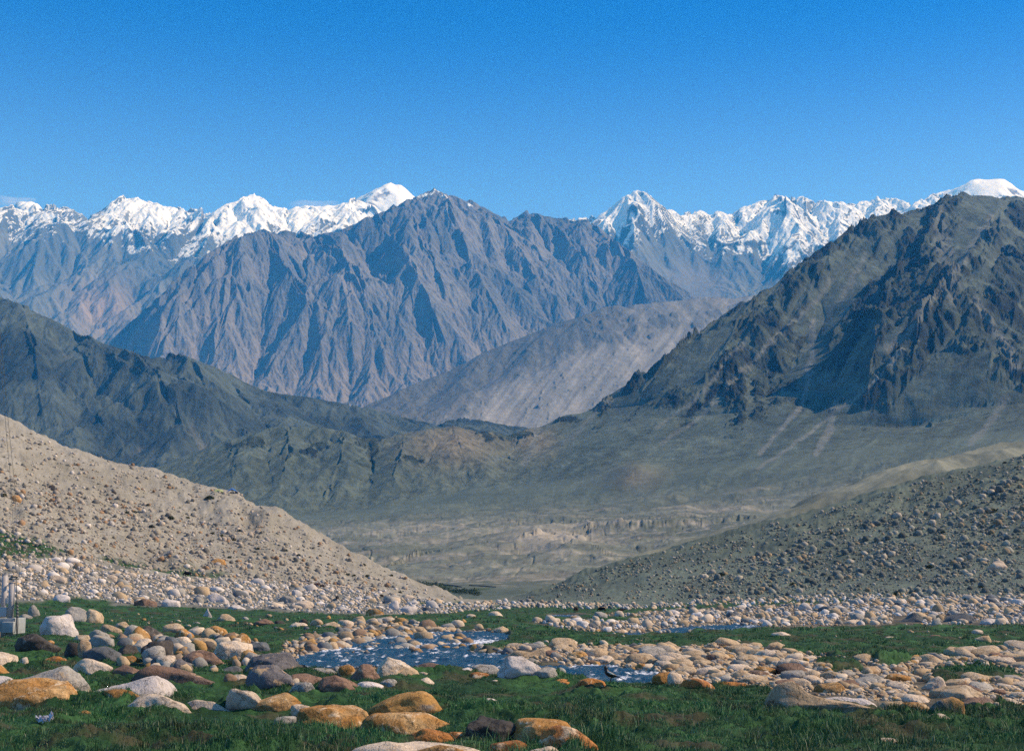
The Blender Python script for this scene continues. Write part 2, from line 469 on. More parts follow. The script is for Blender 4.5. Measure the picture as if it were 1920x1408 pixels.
rockm = sstep(95, 40, below + fbm(px_ / 30, py_ / 30, 4, 3) * 30) * sstep(1450, 1350, px_) * (0.5 + 0.5 * sstep(1250, 1100, px_)) + sstep(950, 850, px_ + (py_ - 700) * 0.5 + fbm(px_ / 40, py_ / 40, 3, 4) * 60)
cl = 0
for (a, b, ra, rb) in [(1155, 590, 16, 10), (1148, 610, 26, 12), (1145, 632, 28, 11), (1185, 622, 16, 11), (1190, 598, 12, 7), (1238, 605, 30, 13), (1268, 608, 10, 9), (1222, 633, 8, 5), (1310, 610, 14, 8), (1340, 590, 16, 9), (1380, 575, 18, 10), (1265, 592, 8, 8), (1110, 600, 12, 6)]:
    cl = np.maximum(cl, 1.25 - np.hypot((px_ - a) / ra, (py_ - b) / rb))
cl = sstep(0.1, 0.5, cl + fbm(px_ / 14, py_ / 10, 4, 8) * 0.45)
rockm = np.clip(np.maximum(rockm, cl), 0, 1)
E_ = erosion(X, Y, gx, gy, 300.0, 5, 14.0, 47, gain=0.45)
Z = Z + E_ * (0.22 + 0.9 * rockm) * (0.3 + 0.7 * sstep(3.0, 2.8, tt)) * sstep(4, 3, tt) + (cl * 9 + ridged(X / 160, Y / 160, 3, 12) * 5 * rockm) * sstep(3.3, 2.9, tt)
Z = fit_crest(X, Y, Z, t, 3, crest[0], cols)
scree = mixc([0.1973, 0.1914, 0.1766], [0.278, 0.257, 0.229], sstep(5, -18, E_ + fbm(X / 60, Y / 300, 3, 15) * 10))
stk = fbm((0.8 * px_ + 0.6 * py_) / 11, (0.8 * py_ - 0.6 * px_) / 150, 5, 161, gain=0.6)
scree = scree * (1 + 0.30 * np.clip(stk * 2, -1, 1))[..., None]
col = mixc(scree, [0.085, 0.090, 0.085], rockm * 0.9)
grid_obj('scree_mountain', X, Y, Z, terrain_mat('pale_scree', 40.0, 0.5, 0.2), {'col': col})

# --- dark mountain on the left, 4 km
cols = COLS(-420, 1120, 950)
crest = ln([(-420, 430, 4500), (-200, 500, 4450), (0, 559, 4400), (20, 562, 4400), (40, 572, 4400), (80, 594, 4350), (100, 602, 4350), (160, 633, 4300), (210, 654, 4300), (240, 660, 4300), (290, 672, 4350), (310, 668, 4400), (345, 667, 4400), (380, 681, 4450), (430, 700, 4500), (470, 722, 4500), (510, 736, 4500), (560, 742, 4500), (620, 752, 4550), (700, 767, 4600),
            (760, 784, 4650), (820, 798, 4700), (835, 790, 4750), (855, 784, 4750), (900, 787, 4750), (940, 796, 4800), (960, 799, 4800), (1010, 803, 4800), (1120, 850, 4800)], cols)
base = np.stack([crest[0] * 0 + 990, crest[1] * 0 + 2900])
low = np.stack([np.maximum(crest[0] + 15, 905), crest[1] * 0 + 3200])
mid = between(low, crest, 0.6, 0.52)
bk = np.stack([crest[0] + 110, crest[1] + 900])
X, Y, Z, t = surface([base, low, mid, crest, bk], [0, 1, 2, 3, 4], [10, 170, 210, 14], cols, jg=jag(cols, 53, 2.0, 22))
tt = np.broadcast_to(t[:, None], X.shape)
for (pts, h, w) in [([(130, 620), (200, 700), (300, 780), (380, 850)], 60, 170), ([(330, 668), (380, 740), (430, 820)], 60, 150), ([(40, 575), (60, 680), (80, 800)], 55, 150), ([(210, 655), (300, 740), (420, 800)], 45, 110)]:
    Z = Z + spur(X, Y, Z, pts, h, w) * sstep(3.0, 2.7, tt)
gx, gy = grads(X, Y, Z)
E_ = erosion(X, Y, gx, gy, 260.0, 6, 17.0, 57, gain=0.5)
px_, py_ = proj(X, Y, Z)
R_ = ridged(X / 120, Y / 120, 5, 58, gain=0.6)
strata = sstep(560, 700, px_)
Z = Z + (E_ * (0.2 + 0.8 * sstep(3.0, 2.8, tt)) + R_ * 6 * sstep(3.05, 2.85, tt)) * sstep(4, 3, tt) + np.abs(((Z / 34.0) % 1.0) - 0.5) * 5 * strata
Z = fit_crest(X, Y, Z, t, 3, crest[0], cols)
v1 = sstep(-0.4, 0.5, fbm(X / 260, Y / 260, 5, 82))
col = mixc([0.0292, 0.0421, 0.0403], [0.0776, 0.0979, 0.0849], v1)
col = mixc(col, [0.224, 0.1997, 0.1615], sstep(-8, -34, E_) * sstep(0.0, 0.4, fbm(X / 150, Y / 150, 3, 84) + 0.1) * 0.8)
grid_obj('dark_mountain', X, Y, Z, terrain_mat('dark_hill_rock', 34.0, 0.7, 0.38, detail=12.0), {'col': col})
print('far terrain', round(time.time() - T0, 1))

# ================================================================== VALLEY AND THE BIG MOUNTAIN ON THE RIGHT
cols = COLS(-420, 2340, 2000)
crest = ln([(-420, 1010, 2300), (0, 960, 2400), (200, 905, 2600), (280, 881, 2700), (340, 856, 2750), (400, 835, 2800), (440, 822, 2800), (470, 812, 2800), (505, 802, 2850), (540, 799, 2850), (600, 801, 2850), (640, 807, 2800), (668, 818, 2750), (690, 824, 2750), (720, 822, 2750), (760, 813, 2750), (800, 805, 2780), (845, 801, 2800), (880, 806, 2800), (905, 812, 2800), (920, 807, 2820), (935, 812, 2820),
            (960, 819, 2850), (975, 808, 2860), (1000, 803, 2880), (1020, 799, 2900), (1040, 786, 2920), (1065, 776, 2950), (1090, 776, 2950), (1110, 766, 2970), (1150, 735, 3000), (1180, 715, 3050), (1215, 692, 3100), (1250, 670, 3150), (1290, 648, 3200), (1320, 620, 3250), (1350, 598, 3300), (1400, 570, 3370), (1450, 545, 3430), (1480, 520, 3500), (1510, 498, 3550), (1540, 472, 3600),
            (1560, 455, 3630), (1590, 432, 3680), (1620, 412, 3750), (1640, 403, 3800), (1690, 399, 3850), (1740, 390, 3900), (1775, 372, 3950), (1800, 363, 4000), (1830, 369, 4030), (1870, 370, 4060), (1920, 368, 4100), (2100, 300, 4300), (2340, 250, 4500)], cols)
l0 = ln([(-420, 1240, 480), (900, 1240, 480), (2340, 1240, 480)], cols)
l05 = ln([(-420, 1145, 700), (900, 1145, 700), (2340, 1145, 700)], cols)
l1 = ln([(-420, 1110, 850), (700, 1108, 850), (850, 1112, 830), (1000, 1110, 830), (1200, 1100, 860), (1500, 1090, 900), (2340, 1080, 900)], cols)
l2 = ln([(-420, 1085, 1100), (700, 1068, 1080), (850, 1078, 1060), (1000, 1072, 1060), (1200, 1058, 1130), (1400, 1035, 1150), (2340, 1010, 1150)], cols)
l3 = ln([(-420, 1060, 1350), (560, 1040, 1350), (720, 1030, 1350), (820, 1020, 1370), (900, 1008, 1400), (1000, 995, 1420), (1100, 989, 1430), (1250, 985, 1440), (1400, 980, 1450), (1600, 970, 1450), (2340, 930, 1450)], cols)
l4 = ln([(-420, 1040, 1900), (560, 985, 1850), (700, 980, 1850), (800, 972, 1850), (1000, 962, 1850), (1300, 940, 1850), (1600, 905, 1850), (1920, 865, 1850), (2340, 820, 1850)], cols)
l5 = ln([(-420, 1025, 2150), (280, 960, 2200), (500, 968, 2200), (620, 960, 2250), (700, 948, 2250), (900, 915, 2330), (1000, 905, 2350), (1100, 893, 2300), (1300, 872, 2250), (1500, 850, 2200), (1700, 835, 2150), (1920, 800, 2100), (2340, 740, 2100)], cols)
l6 = between(l5, crest, 0.42, 0.36)
l7 = between(l5, crest, 0.80, 0.72)
e6 = ln([(1000, 850, 2600), (1180, 800, 2620), (1350, 785, 2600), (1500, 765, 2560), (1700, 790, 2450), (1800, 760, 2450), (1920, 720, 2450), (2340, 640, 2500)], cols)
e7 = ln([(1000, 822, 2750), (1180, 755, 2860), (1350, 680, 2950), (1500, 620, 3060), (1700, 560, 3170), (1920, 520, 3280), (2340, 400, 3450)], cols)
we = sstep(960, 1100, cols)
l6 = l6 * (1 - we) + e6 * we
l7 = l7 * (1 - we) + e7 * we
bk = np.stack([crest[0] + 90 + 60 * we, crest[1] + 700])
X, Y, Z, t = surface([l0, l05, l1, l2, l3, l4, l5, l6, l7, crest, bk], [0, 1, 2, 3, 4, 5, 6, 7, 8, 9, 10], [8, 14, 60, 60, 40, 50, 80, 210, 210, 14], cols, jg=jag(cols, 63, 3.2, 24) * (0.25 + 0.75 * sstep(1000, 1080, cols)))
tt = np.broadcast_to(t[:, None], X.shape)
px_, py_ = proj(X, Y, Z)
big = sstep(980, 1120, px_)                                   # belongs to the big mountain
hill = 1 - big
top = sstep(9.0, 8.7, tt)
# spurs of the big mountain
for (pts, h, w) in [([(1840, 560), (1790, 650), (1730, 740), (1690, 800)], 130, 170), ([(1620, 420), (1560, 520), (1520, 600), (1500, 640)], 70, 150), ([(1800, 370), (1760, 470), (1700, 560), (1620, 680), (1560, 740)], 90, 170),
                    ([(1500, 510), (1420, 600), (1350, 700), (1300, 780)], 60, 130), ([(1350, 600), (1270, 690), (1190, 760)], 45, 90), ([(1920, 620), (1890, 700), (1850, 760)], 80, 130), ([(1880, 400), (1860, 480), (1830, 560)], 60, 120),
                    ([(1650, 640), (1640, 720), (1620, 770)], 45, 90)]:
    Z = Z + spur(X, Y, Z, pts, h, w) * sstep(9.0, 8.6, tt) * big * sstep(6.2, 7.0, tt)
# rounded ribs of the foothills
for (pts, h, w) in [([(540, 800), (540, 860), (520, 950)], 16, 90), ([(640, 810), (640, 870), (610, 940)], 14, 60), ([(845, 803), (860, 850), (880, 900)], 20, 110), ([(760, 815), (750, 870), (730, 920)], 12, 60), ([(430, 830), (440, 880), (430, 930)], 12, 70)]:
    Z = Z + spur(X, Y, Z, pts, h, w) * hill * sstep(9, 8.5, tt) * sstep(5.8, 6.4, tt)
for (a, b, ra, rb, hh) in [(1190, 893, 40, 26, 16), (700, 905, 0, 0, 0)]:
    if ra:
        i = np.argmin((px_ - a) ** 2 + (py_ - b) ** 2)
        Z = Z + hh * np.exp(-(((X - X.flat[i]) / ra) ** 2 + ((Y - Y.flat[i]) / (rb * 4)) ** 2))
for line_, hh, a_, b_ in (([(1085, 992), (1110, 986), (1180, 987), (1250, 985), (1330, 982), (1420, 976), (1520, 966)], 3.2, 1085, 1500), ([(690, 1062), (760, 1046), (830, 1036), (900, 1027), (980, 1012), (1040, 1000), (1100, 994)], 1.0, 700, 1090), ([(600, 1000), (760, 998), (900, 985), (1060, 972), (1300, 955)], 0.8, 600, 1280)):
    lp = np.array(line_, float)
    bl = py_ - np.interp(px_, lp[:, 0], lp[:, 1]) + fbm(px_ / 50, py_ / 200, 2, 171) * 2.0
    win = sstep(a_ - 15, a_ + 25, px_) * sstep(b_ + 15, b_ - 40, px_) * (tt > 2.5) * (tt < 5.6)
    Z = Z - hh * sstep(0, 2.2, bl) * np.exp(-np.maximum(bl, 0) / 26) * win
gx, gy = grads(X, Y, Z)
px_, py_ = proj(X, Y, Z)
# outcrop mask on the big mountain: cliffs over scree fans, the fans run down the gullies
E1 = erosion(X, Y, gx, gy, 190.0, 6, 13.0, 67, gain=0.52)
E2 = erosion(X, Y, gx, gy, 90.0, 4, 5.5, 97, gain=0.42)
foot = np.interp(px_, [960, 1020, 1110, 1130, 1180, 1260, 1340, 1400, 1440, 1500, 1580, 1600, 1650, 1700, 1730, 1770, 1800, 1850, 1880, 1920, 2340],
                      [760, 770, 775, 800, 770, 800, 812, 808, 780, 775, 745, 790, 815, 825, 815, 750, 740, 770, 740, 730, 700])
foot = foot - 75 * np.clip(fbm(px_ / 42, py_ / 600, 3, 172) * 1.7, 0, 1) * sstep(1060, 1150, px_)
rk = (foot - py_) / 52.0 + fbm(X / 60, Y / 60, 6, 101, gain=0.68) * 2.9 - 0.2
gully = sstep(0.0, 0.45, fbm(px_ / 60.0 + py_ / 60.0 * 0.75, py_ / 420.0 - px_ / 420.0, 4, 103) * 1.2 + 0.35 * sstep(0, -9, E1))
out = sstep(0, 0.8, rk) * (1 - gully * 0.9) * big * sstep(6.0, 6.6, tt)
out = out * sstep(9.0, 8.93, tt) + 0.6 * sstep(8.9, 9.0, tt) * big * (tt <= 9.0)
# scattered crags on the foothill tops
for (a, b, ra, rb) in [(690, 828, 24, 14), (700, 845, 12, 18), (775, 862, 22, 8), (905, 812, 14, 8), (918, 822, 12, 9), (955, 812, 28, 11), (985, 818, 18, 7), (1065, 786, 26, 8), (600, 835, 20, 8), (440, 836, 26, 6), (480, 830, 22, 10), (680, 868, 16, 7), (580, 850, 18, 8)]:
    c = 1.2 - np.hypot((px_ - a) / ra, (py_ - b) / rb)
    out = np.maximum(out, sstep(0.1, 0.5, c + fbm(px_ / 9, py_ / 7, 4, int(a)) * 0.5) * (tt < 9.05))
outd = out * np.where(big > 0.5, sstep(0.0, 4.0, rk + 0.8), 1.0)
R_ = ridged(X / 48, Y / 48, 6, 105, gain=0.70)
R2 = ridged(X / 170, Y / 170, 4, 107, gain=0.6)
slope_on = sstep(5.6, 6.6, tt) * sstep(10, 9, tt)
Z = Z + E1 * (0.14 * hill + big * (0.12 + 1.3 * outd)) * (0.15 + 0.85 * top) * slope_on
Z = Z + E2 * hill * 0.8 * sstep(5.7, 6.2, tt) * sstep(9.0, 8.4, tt)
Z = Z + (R_ * 11 + R2 * 13) * outd * (0.15 + 0.85 * top) * slope_on * (0.35 + 0.65 * big)
# terraces and shallow gullies of the valley floor
flo = sstep(2.2, 3.0, tt) * sstep(6.2, 5.0, tt)
E3 = erosion(X, Y, gx - 0.01, gy * 0.6 + 0.02, 120.0, 4, 4.5, 111, gain=0.5)
Z = Z + E3 * flo * 0.9 + fbm(X / 160, Y / 90, 4, 113) * 4.0 * flo + fbm(X / 18, Y / 18, 3, 117) * 0.35 * sstep(1.5, 2.2, tt)
nt1 = fbm(X / 320, Y / 120, 4, 141) + fbm(X / 70, Y / 40, 4, 142) * 0.10
nt2 = fbm(X / 120 + 3, Y / 90, 4, 143) + fbm(X / 25, Y / 25, 3, 144) * 0.14
scarp = (sstep(0.0, 0.06, nt1) * 2.2 + sstep(0.25, 0.31, nt1) * 1.6 + sstep(0.1, 0.16, nt2) * 1.2) * sstep(0.9, 0.2, tt - 3.5)
Z = Z + scarp * flo
Z = Z - 1.2 * np.exp(-(np.abs(fbm(X / 90, Y / 200, 3, 145)) / 0.018) ** 2) * flo
lip = sstep(3.90, 4.0, tt + 0.03 * fbm(X / 40, Y / 40, 3, 5)) * sstep(1080, 1110, px_) * sstep(1420, 1300, px_)
Z = Z + lip * (3.5 + 2.0 * ridged(X / 9, Y / 30, 2, 7)) * sstep(4.6, 4.05, tt)
Z = fit_crest(X, Y, Z, t, 9, crest[0], cols)
gx, gy = grads(X, Y, Z); sl = np.sqrt(gx**2 + gy**2)
v1 = sstep(-0.5, 0.5, fbm(X / 200, Y / 200, 5, 121))
v2 = sstep(0.0, 0.45, fbm(px_ / 34.0 + py_ / 30.0, py_ / 200.0 - px_ / 230, 5, 123))
scree = mixc([0.0733, 0.0928, 0.0733], [0.1054, 0.1259, 0.097], v1)
wv_ = fbm(px_ / 110, py_ / 70, 3, 165) * 26
stk = fbm((0.62 * px_ + 0.78 * py_ + wv_) / 17, (0.78 * px_ - 0.62 * py_) / 120, 6, 163, gain=0.65)
scree = scree * (1 + (0.15 * big + 0.08) * np.clip(stk * 2, -1, 1))[..., None]
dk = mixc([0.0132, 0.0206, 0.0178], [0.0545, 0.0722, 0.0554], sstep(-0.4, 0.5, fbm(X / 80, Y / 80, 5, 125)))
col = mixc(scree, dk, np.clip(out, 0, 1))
tan_ = np.exp(-(((px_ - 850) / 90) ** 2 + ((py_ - 830) / 40) ** 2)) + 0.8 * np.exp(-(((px_ - 1005) / 40) ** 2 + ((py_ - 825) / 30) ** 2)) + 0.7 * np.exp(-(((px_ - 1190) / 45) ** 2 + ((py_ - 893) / 22) ** 2))
col = mixc(col, [0.255, 0.198, 0.133], np.clip(tan_, 0, 1) * 0.6 * (1 - np.clip(out, 0, 1)))
def chute(pts, w):
    best = np.full(px_.shape, 1e9)
    ux = px_ + fbm(px_ / 25, py_ / 25, 3, 151) * 7; uy = py_
    for (x0, y0), (x1, y1) in zip(pts[:-1], pts[1:]):
        dx, dy = x1 - x0, y1 - y0
        q = np.clip(((ux - x0) * dx + (uy - y0) * dy) / (dx * dx + dy * dy), 0, 1)
        best = np.minimum(best, np.hypot(ux - x0 - q * dx, uy - y0 - q * dy))
    return sstep(w, w * 0.25, best)
ch = 0
for pts, w, k_ in (([(1525, 600), (1522, 660), (1515, 720), (1500, 765), (1462, 805), (1425, 850)], 8, 1.0), ([(1720, 640), (1660, 700), (1600, 748), (1545, 790), (1480, 840), (1420, 880)], 5, 0.9), ([(1566, 758), (1556, 805), (1530, 850)], 9, 1.0), ([(1860, 400), (1800, 500), (1760, 560), (1700, 620), (1660, 650)], 10, 0.7), ([(1760, 400), (1770, 470), (1790, 540), (1780, 570)], 22, 0.5),
                   ([(1830, 575), (1880, 640), (1905, 700)], 12, 0.8), ([(1560, 520), (1500, 590), (1430, 660), (1370, 730), (1300, 790), (1240, 830)], 6, 0.6), ([(1885, 745), (1860, 790), (1820, 830)], 9, 0.8), ([(1620, 470), (1590, 540), (1545, 600)], 9, 0.5), ([(1170, 730), (1120, 770), (1060, 830)], 8, 0.5), ([(1010, 800), (1000, 840), (985, 870)], 10, 0.8), ([(1400, 640), (1350, 700), (1290, 760), (1230, 800)], 5, 0.6)):
    ch = np.maximum(ch, chute(pts, w) * k_)
col = mixc(col, [0.165, 0.17, 0.145], ch * (tt > 5.0) * (tt < 9.02))
flr = sstep(2.0, 2.6, tt) * sstep(5.6, 4.6, tt)
fcol = mixc([0.1016, 0.1156, 0.0931], [0.1674, 0.1753, 0.1406], sstep(-0.35, 0.4, fbm(X / 300, Y / 90, 5, 127)))
fcol = mixc(fcol, [0.37, 0.31, 0.25], sstep(0.1, 0.5, fbm(X / 160, Y / 40, 5, 129)) * 0.35)
fcol = mixc(fcol, [0.34, 0.30, 0.245], (np.exp(-((nt1 - 0.015) / 0.03) ** 2) + np.exp(-((nt2 - 0.115) / 0.03) ** 2)) * 0.6 * (py_ > 975))
fcol = mixc(fcol, [0.075, 0.08, 0.07], sstep(0.2, 0.5, fbm(X / 8, Y / 8, 3, 146)) * 0.6)
fcol = mixc(fcol, [0.36, 0.31, 0.25], np.exp(-(((px_ - 1040) / 90) ** 2 + ((py_ - 1010) / 20) ** 2)) * 0.8)
fcol = mixc(fcol, [0.13, 0.12, 0.105], sstep(0.35, 0.6, fbm(X / 14, Y / 26, 4, 131)) * 0.4)
col = mixc(col, fcol, flr)
col = mixc(col, [0.05, 0.075, 0.035], sstep(2.9, 2.3, tt) * sstep(0.0, 0.3, fbm(X / 30, Y / 30, 4, 133) + 0.1 - np.abs(px_ - 830) / 260))
mval = terrain_mat('valley_scree', 12.0, 0.35, 0.28, detail=12.0)
mbig = terrain_mat('dark_crag_rock', 26.0, 0.8, 0.45, detail=12.0)
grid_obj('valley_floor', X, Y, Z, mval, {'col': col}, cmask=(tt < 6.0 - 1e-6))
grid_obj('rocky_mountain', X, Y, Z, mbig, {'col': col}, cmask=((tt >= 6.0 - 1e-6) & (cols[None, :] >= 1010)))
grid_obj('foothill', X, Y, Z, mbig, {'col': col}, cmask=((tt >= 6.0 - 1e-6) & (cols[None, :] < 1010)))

# --- pale bench behind the right hand slope, 0.7 km
cols = COLS(1060, 2340, 420)
crest = ln([(1060, 1085, 600), (1150, 1058, 610), (1200, 1040, 620), (1280, 1013, 640), (1400, 985, 660), (1500, 946, 680), (1600, 905, 700), (1650, 888, 710), (1700, 873, 720), (1760, 858, 730), (1820, 850, 740), (1920, 832, 760), (2100, 790, 780), (2340, 700, 800)], cols)
base = np.stack([crest[0] * 0 + 1130, crest[1] * 0 + 500])
mid = between(base, crest, 0.55, 0.5)
bk = np.stack([crest[0] + 60, crest[1] + 150])
X, Y, Z, t = surface([base, mid, crest, bk], [0, 1, 2, 3], [50, 90, 20], cols)
gx, gy = grads(X, Y, Z)
Z = Z + erosion(X, Y, gx, gy, 40, 4, 1.6, 5) + fbm(X / 30, Y / 30, 4, 6) * 1.2
c = mixc([0.1364, 0.1444, 0.1139], [0.2211, 0.2218, 0.1683], sstep(-0.3, 0.4, fbm(X / 40, Y / 40, 4, 7)))
grid_obj('gravel_bench', X, Y, Z, terrain_mat('bench_gravel', 1.2, 0.6, 0.25), {'col': c})
print('terrain', round(time.time() - T0, 1))

# --- base sheet out to the horizon
s_ = 60000.0
me = mesh_from('plain', np.array([(-s_, -s_, -60), (s_, -s_, -60), (s_, s_, -60), (-s_, s_, -60)], float), np.array([[0, 1, 2, 3]]))
mp, n_, b_ = nodes_of('plain_gravel')
b_.inputs['Base Color'].default_value = (0.22, 0.19, 0.16, 1)
me.materials.append(mp)
o = bpy.data.objects.new('ground', me); C.objects.link(o); o['kind'] = 'structure'

# ================================================================== FOREGROUND GROUND
def in_poly(x, y, poly):
    r = np.zeros(np.shape(x), bool)
    n = len(poly)
    for i in range(n):
        x0, y0 = poly[i]; x1, y1 = poly[(i + 1) % n]
        if y0 == y1:
            continue
        c = ((y0 > y) != (y1 > y)) & (x < (x1 - x0) * (y - y0) / (y1 - y0) + x0)
        r ^= c
    return r

def mead(Y):
    return -0.012 * np.maximum(0, Y - 60) * sstep(50, 90, Y)

CTRL = {   # photo column -> [(depth, photo row)] of the ground beyond 100 m
    -380: [(105, 1178), (130, 1150), (220, 980), (330, 800), (450, 650), (560, 600)],
    -150: [(105, 1178), (130, 1155), (220, 1010), (330, 855), (450, 725), (530, 700)],
    0: [(105, 1178), (130, 1158), (170, 1110), (220, 1048), (330, 905), (450, 785)],
    130: [(105, 1178), (140, 1157), (180, 1115), (230, 1062), (340, 945), (450, 849)],
    250: [(105, 1178), (150, 1156), (200, 1115), (270, 1070), (360, 970), (450, 875)],
    360: [(105, 1178), (150, 1157), (220, 1120), (290, 1080), (370, 990), (448, 908)],
    455: [(105, 1178), (150, 1158), (235, 1122), (300, 1090), (370, 1005), (440, 926)],
    468: [(105, 1178), (150, 1158), (235, 1123), (300, 1092), (370, 1010), (425, 948)],
    520: [(105, 1178), (150, 1158), (245, 1124), (310, 1098), (370, 1020), (425, 951)],
    560: [(105, 1178), (150, 1158), (250, 1126), (315, 1102), (370, 1035), (415, 985)],
    640: [(105, 1178), (150, 1159), (255, 1129), (320, 1108), (370, 1065), (410, 1029)],
    720: [(105, 1178), (150, 1159), (260, 1134), (330, 1114), (370, 1090), (400, 1070)],
    800: [(105, 1178), (150, 1159), (260, 1139), (340, 1122), (380, 1110), (405, 1104)],
    860: [(105, 1178), (150, 1159), (260, 1142), (340, 1131), (420, 1124), (470, 1122)],
    930: [(105, 1178), (150, 1159), (260, 1143), (340, 1134), (420, 1128), (470, 1126)],
    1000: [(105, 1178), (150, 1159), (260, 1143), (330, 1134), (400, 1120), (450, 1111)],
    1100: [(105, 1178), (150, 1159), (260, 1142), (320, 1133), (390, 1100), (450, 1075)],
    1200: [(105, 1178), (150, 1159), (260, 1141), (320, 1130), (390, 1080), (455, 1045)],
    1290: [(105, 1178), (150, 1158), (260, 1139), (320, 1125), (400, 1062), (460, 1021)],
    1430: [(105, 1178), (150, 1157), (250, 1136), (310, 1116), (400, 1040), (470, 984)],
    1560: [(105, 1178), (150, 1157), (240, 1132), (310, 1100), (400, 1010), (480, 952)],
    1740: [(105, 1178), (150, 1155), (230, 1128), (300, 1085), (400, 975), (490, 897)],
    1920: [(105, 1178), (150, 1152), (220, 1128), (290, 1080), (390, 950), (500, 855)],
    2080: [(105, 1178), (150, 1150), (220, 1120), (290, 1060), (390, 915), (510, 800)],
    2300: [(105, 1178), (150, 1145), (220, 1105), (290, 1025), (390, 860), (520, 720)],
}
gc = COLS(-360, 2280, 1250)
gY = np.exp(np.linspace(math.log(13.0), math.log(720.0), 980))
ck = sorted(CTRL)
prof = []
for k in ck:
    ys = [13.0, 30.0, 60.0, 80.0]; zs = [0.0, 0.0, 0.0, float(mead(np.array(80.0)))]
    for (Yd, py) in CTRL[k]:
        zz = unproj(float(k), float(py), float(Yd))[2]
        if Yd == 105:
            zz = float(mead(np.array(105.0)))
        ys.append(float(Yd)); zs.append(zz)
    Yl, zl = ys[-1], zs[-1]
    ys += [Yl + 50, Yl + 130, 900.0]; zs += [zl - 14, min(zl - 45, -24.0), -45.0]
    prof.append(pchip(np.array(ys), np.array(zs)[:, None], gY)[:, 0])
prof = np.array(prof)                                   # columns x rows
ci = np.clip(np.searchsorted(ck, gc, side='right') - 1, 0, len(ck) - 2)
cf = (gc - np.array(ck)[ci]) / (np.array(ck)[ci + 1] - np.array(ck)[ci])
GZ = (prof[ci] * (1 - cf)[:, None] + prof[ci + 1] * cf[:, None]).T.copy()
kern = np.exp(-0.5 * (np.arange(-12, 13) / 4.0) ** 2); kern /= kern.sum()
pad = np.pad(GZ, ((0, 0), (12, 12)), mode='edge')
GZ = sum(kern[i] * pad[:, i:i + GZ.shape[1]] for i in range(25))
GYY = np.repeat(gY[:, None], len(gc), 1)
gpx = np.repeat(gc[None, :], len(gY), 0)
GX = (gpx - 960.0) / F * (GYY * CP + (GZ - CAMZ) * SP)
BASEZ = GZ.copy()
_, gpy = proj(GX, GYY, GZ)

C2 = [(935, 1213), (1000, 1207), (1100, 1208), (1250, 1212), (1420, 1212), (1560, 1232), (1680, 1248), (1740, 1238), (1850, 1220), (1920, 1216), (2280, 1212), (2280, 1345), (1920, 1330), (1800, 1325), (1740, 1338), (1640, 1325), (1560, 1312), (1480, 1300), (1400, 1284), (1300, 1285), (1230, 1276), (1200, 1262), (1140, 1245), (1060, 1240), (940, 1230)]
C3 = [(990, 1168), (1090, 1160), (1060, 1152), (1250, 1145), (1400, 1136), (1600, 1128), (1920, 1122), (2280, 1115), (2280, 1172), (1920, 1171), (1700, 1172), (1500, 1175), (1300, 1180), (1250, 1188), (1150, 1188), (1060, 1180)]
ISL = [[(1535, 1234), (1610, 1240), (1640, 1262), (1570, 1262), (1530, 1246)], [(1745, 1256), (1800, 1250), (1890, 1252), (1925, 1268), (1860, 1276), (1750, 1278)], [(1060, 1150), (1130, 1155), (1230, 1158), (1180, 1166), (1080, 1162)]]
C5 = [(640, 1168), (720, 1162), (800, 1170), (860, 1178), (950, 1180), (940, 1196), (880, 1212), (950, 1225), (950, 1240), (840, 1255), (780, 1262), (640, 1262), (560, 1250), (520, 1225), (540, 1200), (570, 1194), (630, 1188)]
C1 = [(130, 1195), (330, 1180), (480, 1200), (560, 1290), (440, 1285), (200, 1255)]
WAT = [[(560, 1222), (640, 1206), (700, 1190), (800, 1180), (900, 1178), (955, 1184), (948, 1200), (880, 1212), (960, 1220), (975, 1240), (1045, 1240), (1110, 1238), (1210, 1246), (1270, 1262), (1255, 1275), (1130, 1270), (1040, 1262), (930, 1256), (820, 1248), (700, 1240), (600, 1242), (560, 1235)],
       [(1020, 1150), (1075, 1147), (1110, 1153), (1050, 1158)], [(1120, 1184), (1200, 1182), (1300, 1170), (1380, 1167), (1450, 1170), (1380, 1176), (1290, 1180), (1180, 1190)]]
SLB = np.interp(gpx, [-380, 0, 60, 200, 430, 640, 760, 850, 900, 1000, 1200, 1300, 1400, 1600, 1700, 1920, 2300], [1128, 1130, 1130, 1136, 1141, 1152, 1153, 1148, 1139, 1133, 1136, 1131, 1124, 1119, 1124, 1124, 1120])
GREEN = [[(-100, 995), (60, 1008), (110, 1030), (150, 1042), (60, 1046), (-100, 1040)], [(180, 1046), (230, 1044), (310, 1060), (400, 1074), (430, 1082), (330, 1078), (230, 1064)], [(60, 1128), (140, 1120), (220, 1128), (200, 1140), (80, 1140)], [(780, 1128), (860, 1128), (900, 1136), (860, 1142), (790, 1136)]]
wx = fbm(gpx / 40, gpy / 12, 4, 201) * 14
wy = fbm(gpx / 30, gpy / 10, 4, 203) * 4.5
qx, qy = gpx + wx, gpy + wy
near = gY[:, None] < 420
stony = np.zeros(gpx.shape)
for P_ in (C2, C3, C5):
    stony = np.maximum(stony, in_poly(qx, qy, P_).astype(float))
for P_ in ISL:
    stony = np.where(in_poly(qx, qy, P_), 0.0, stony)
stony *= near
slope = (qy < SLB) | (gY[:, None] > 480)
green = np.zeros(gpx.shape, bool)
for P_ in GREEN:
    green |= in_poly(qx, qy, P_)
green &= (GYY < 400)
wat = np.zeros(gpx.shape)
for P_ in WAT:
    wat = np.maximum(wat, in_poly(gpx + wx * 0.5, gpy + wy * 0.5, P_).astype(float))
wat *= near & (GYY < 200)

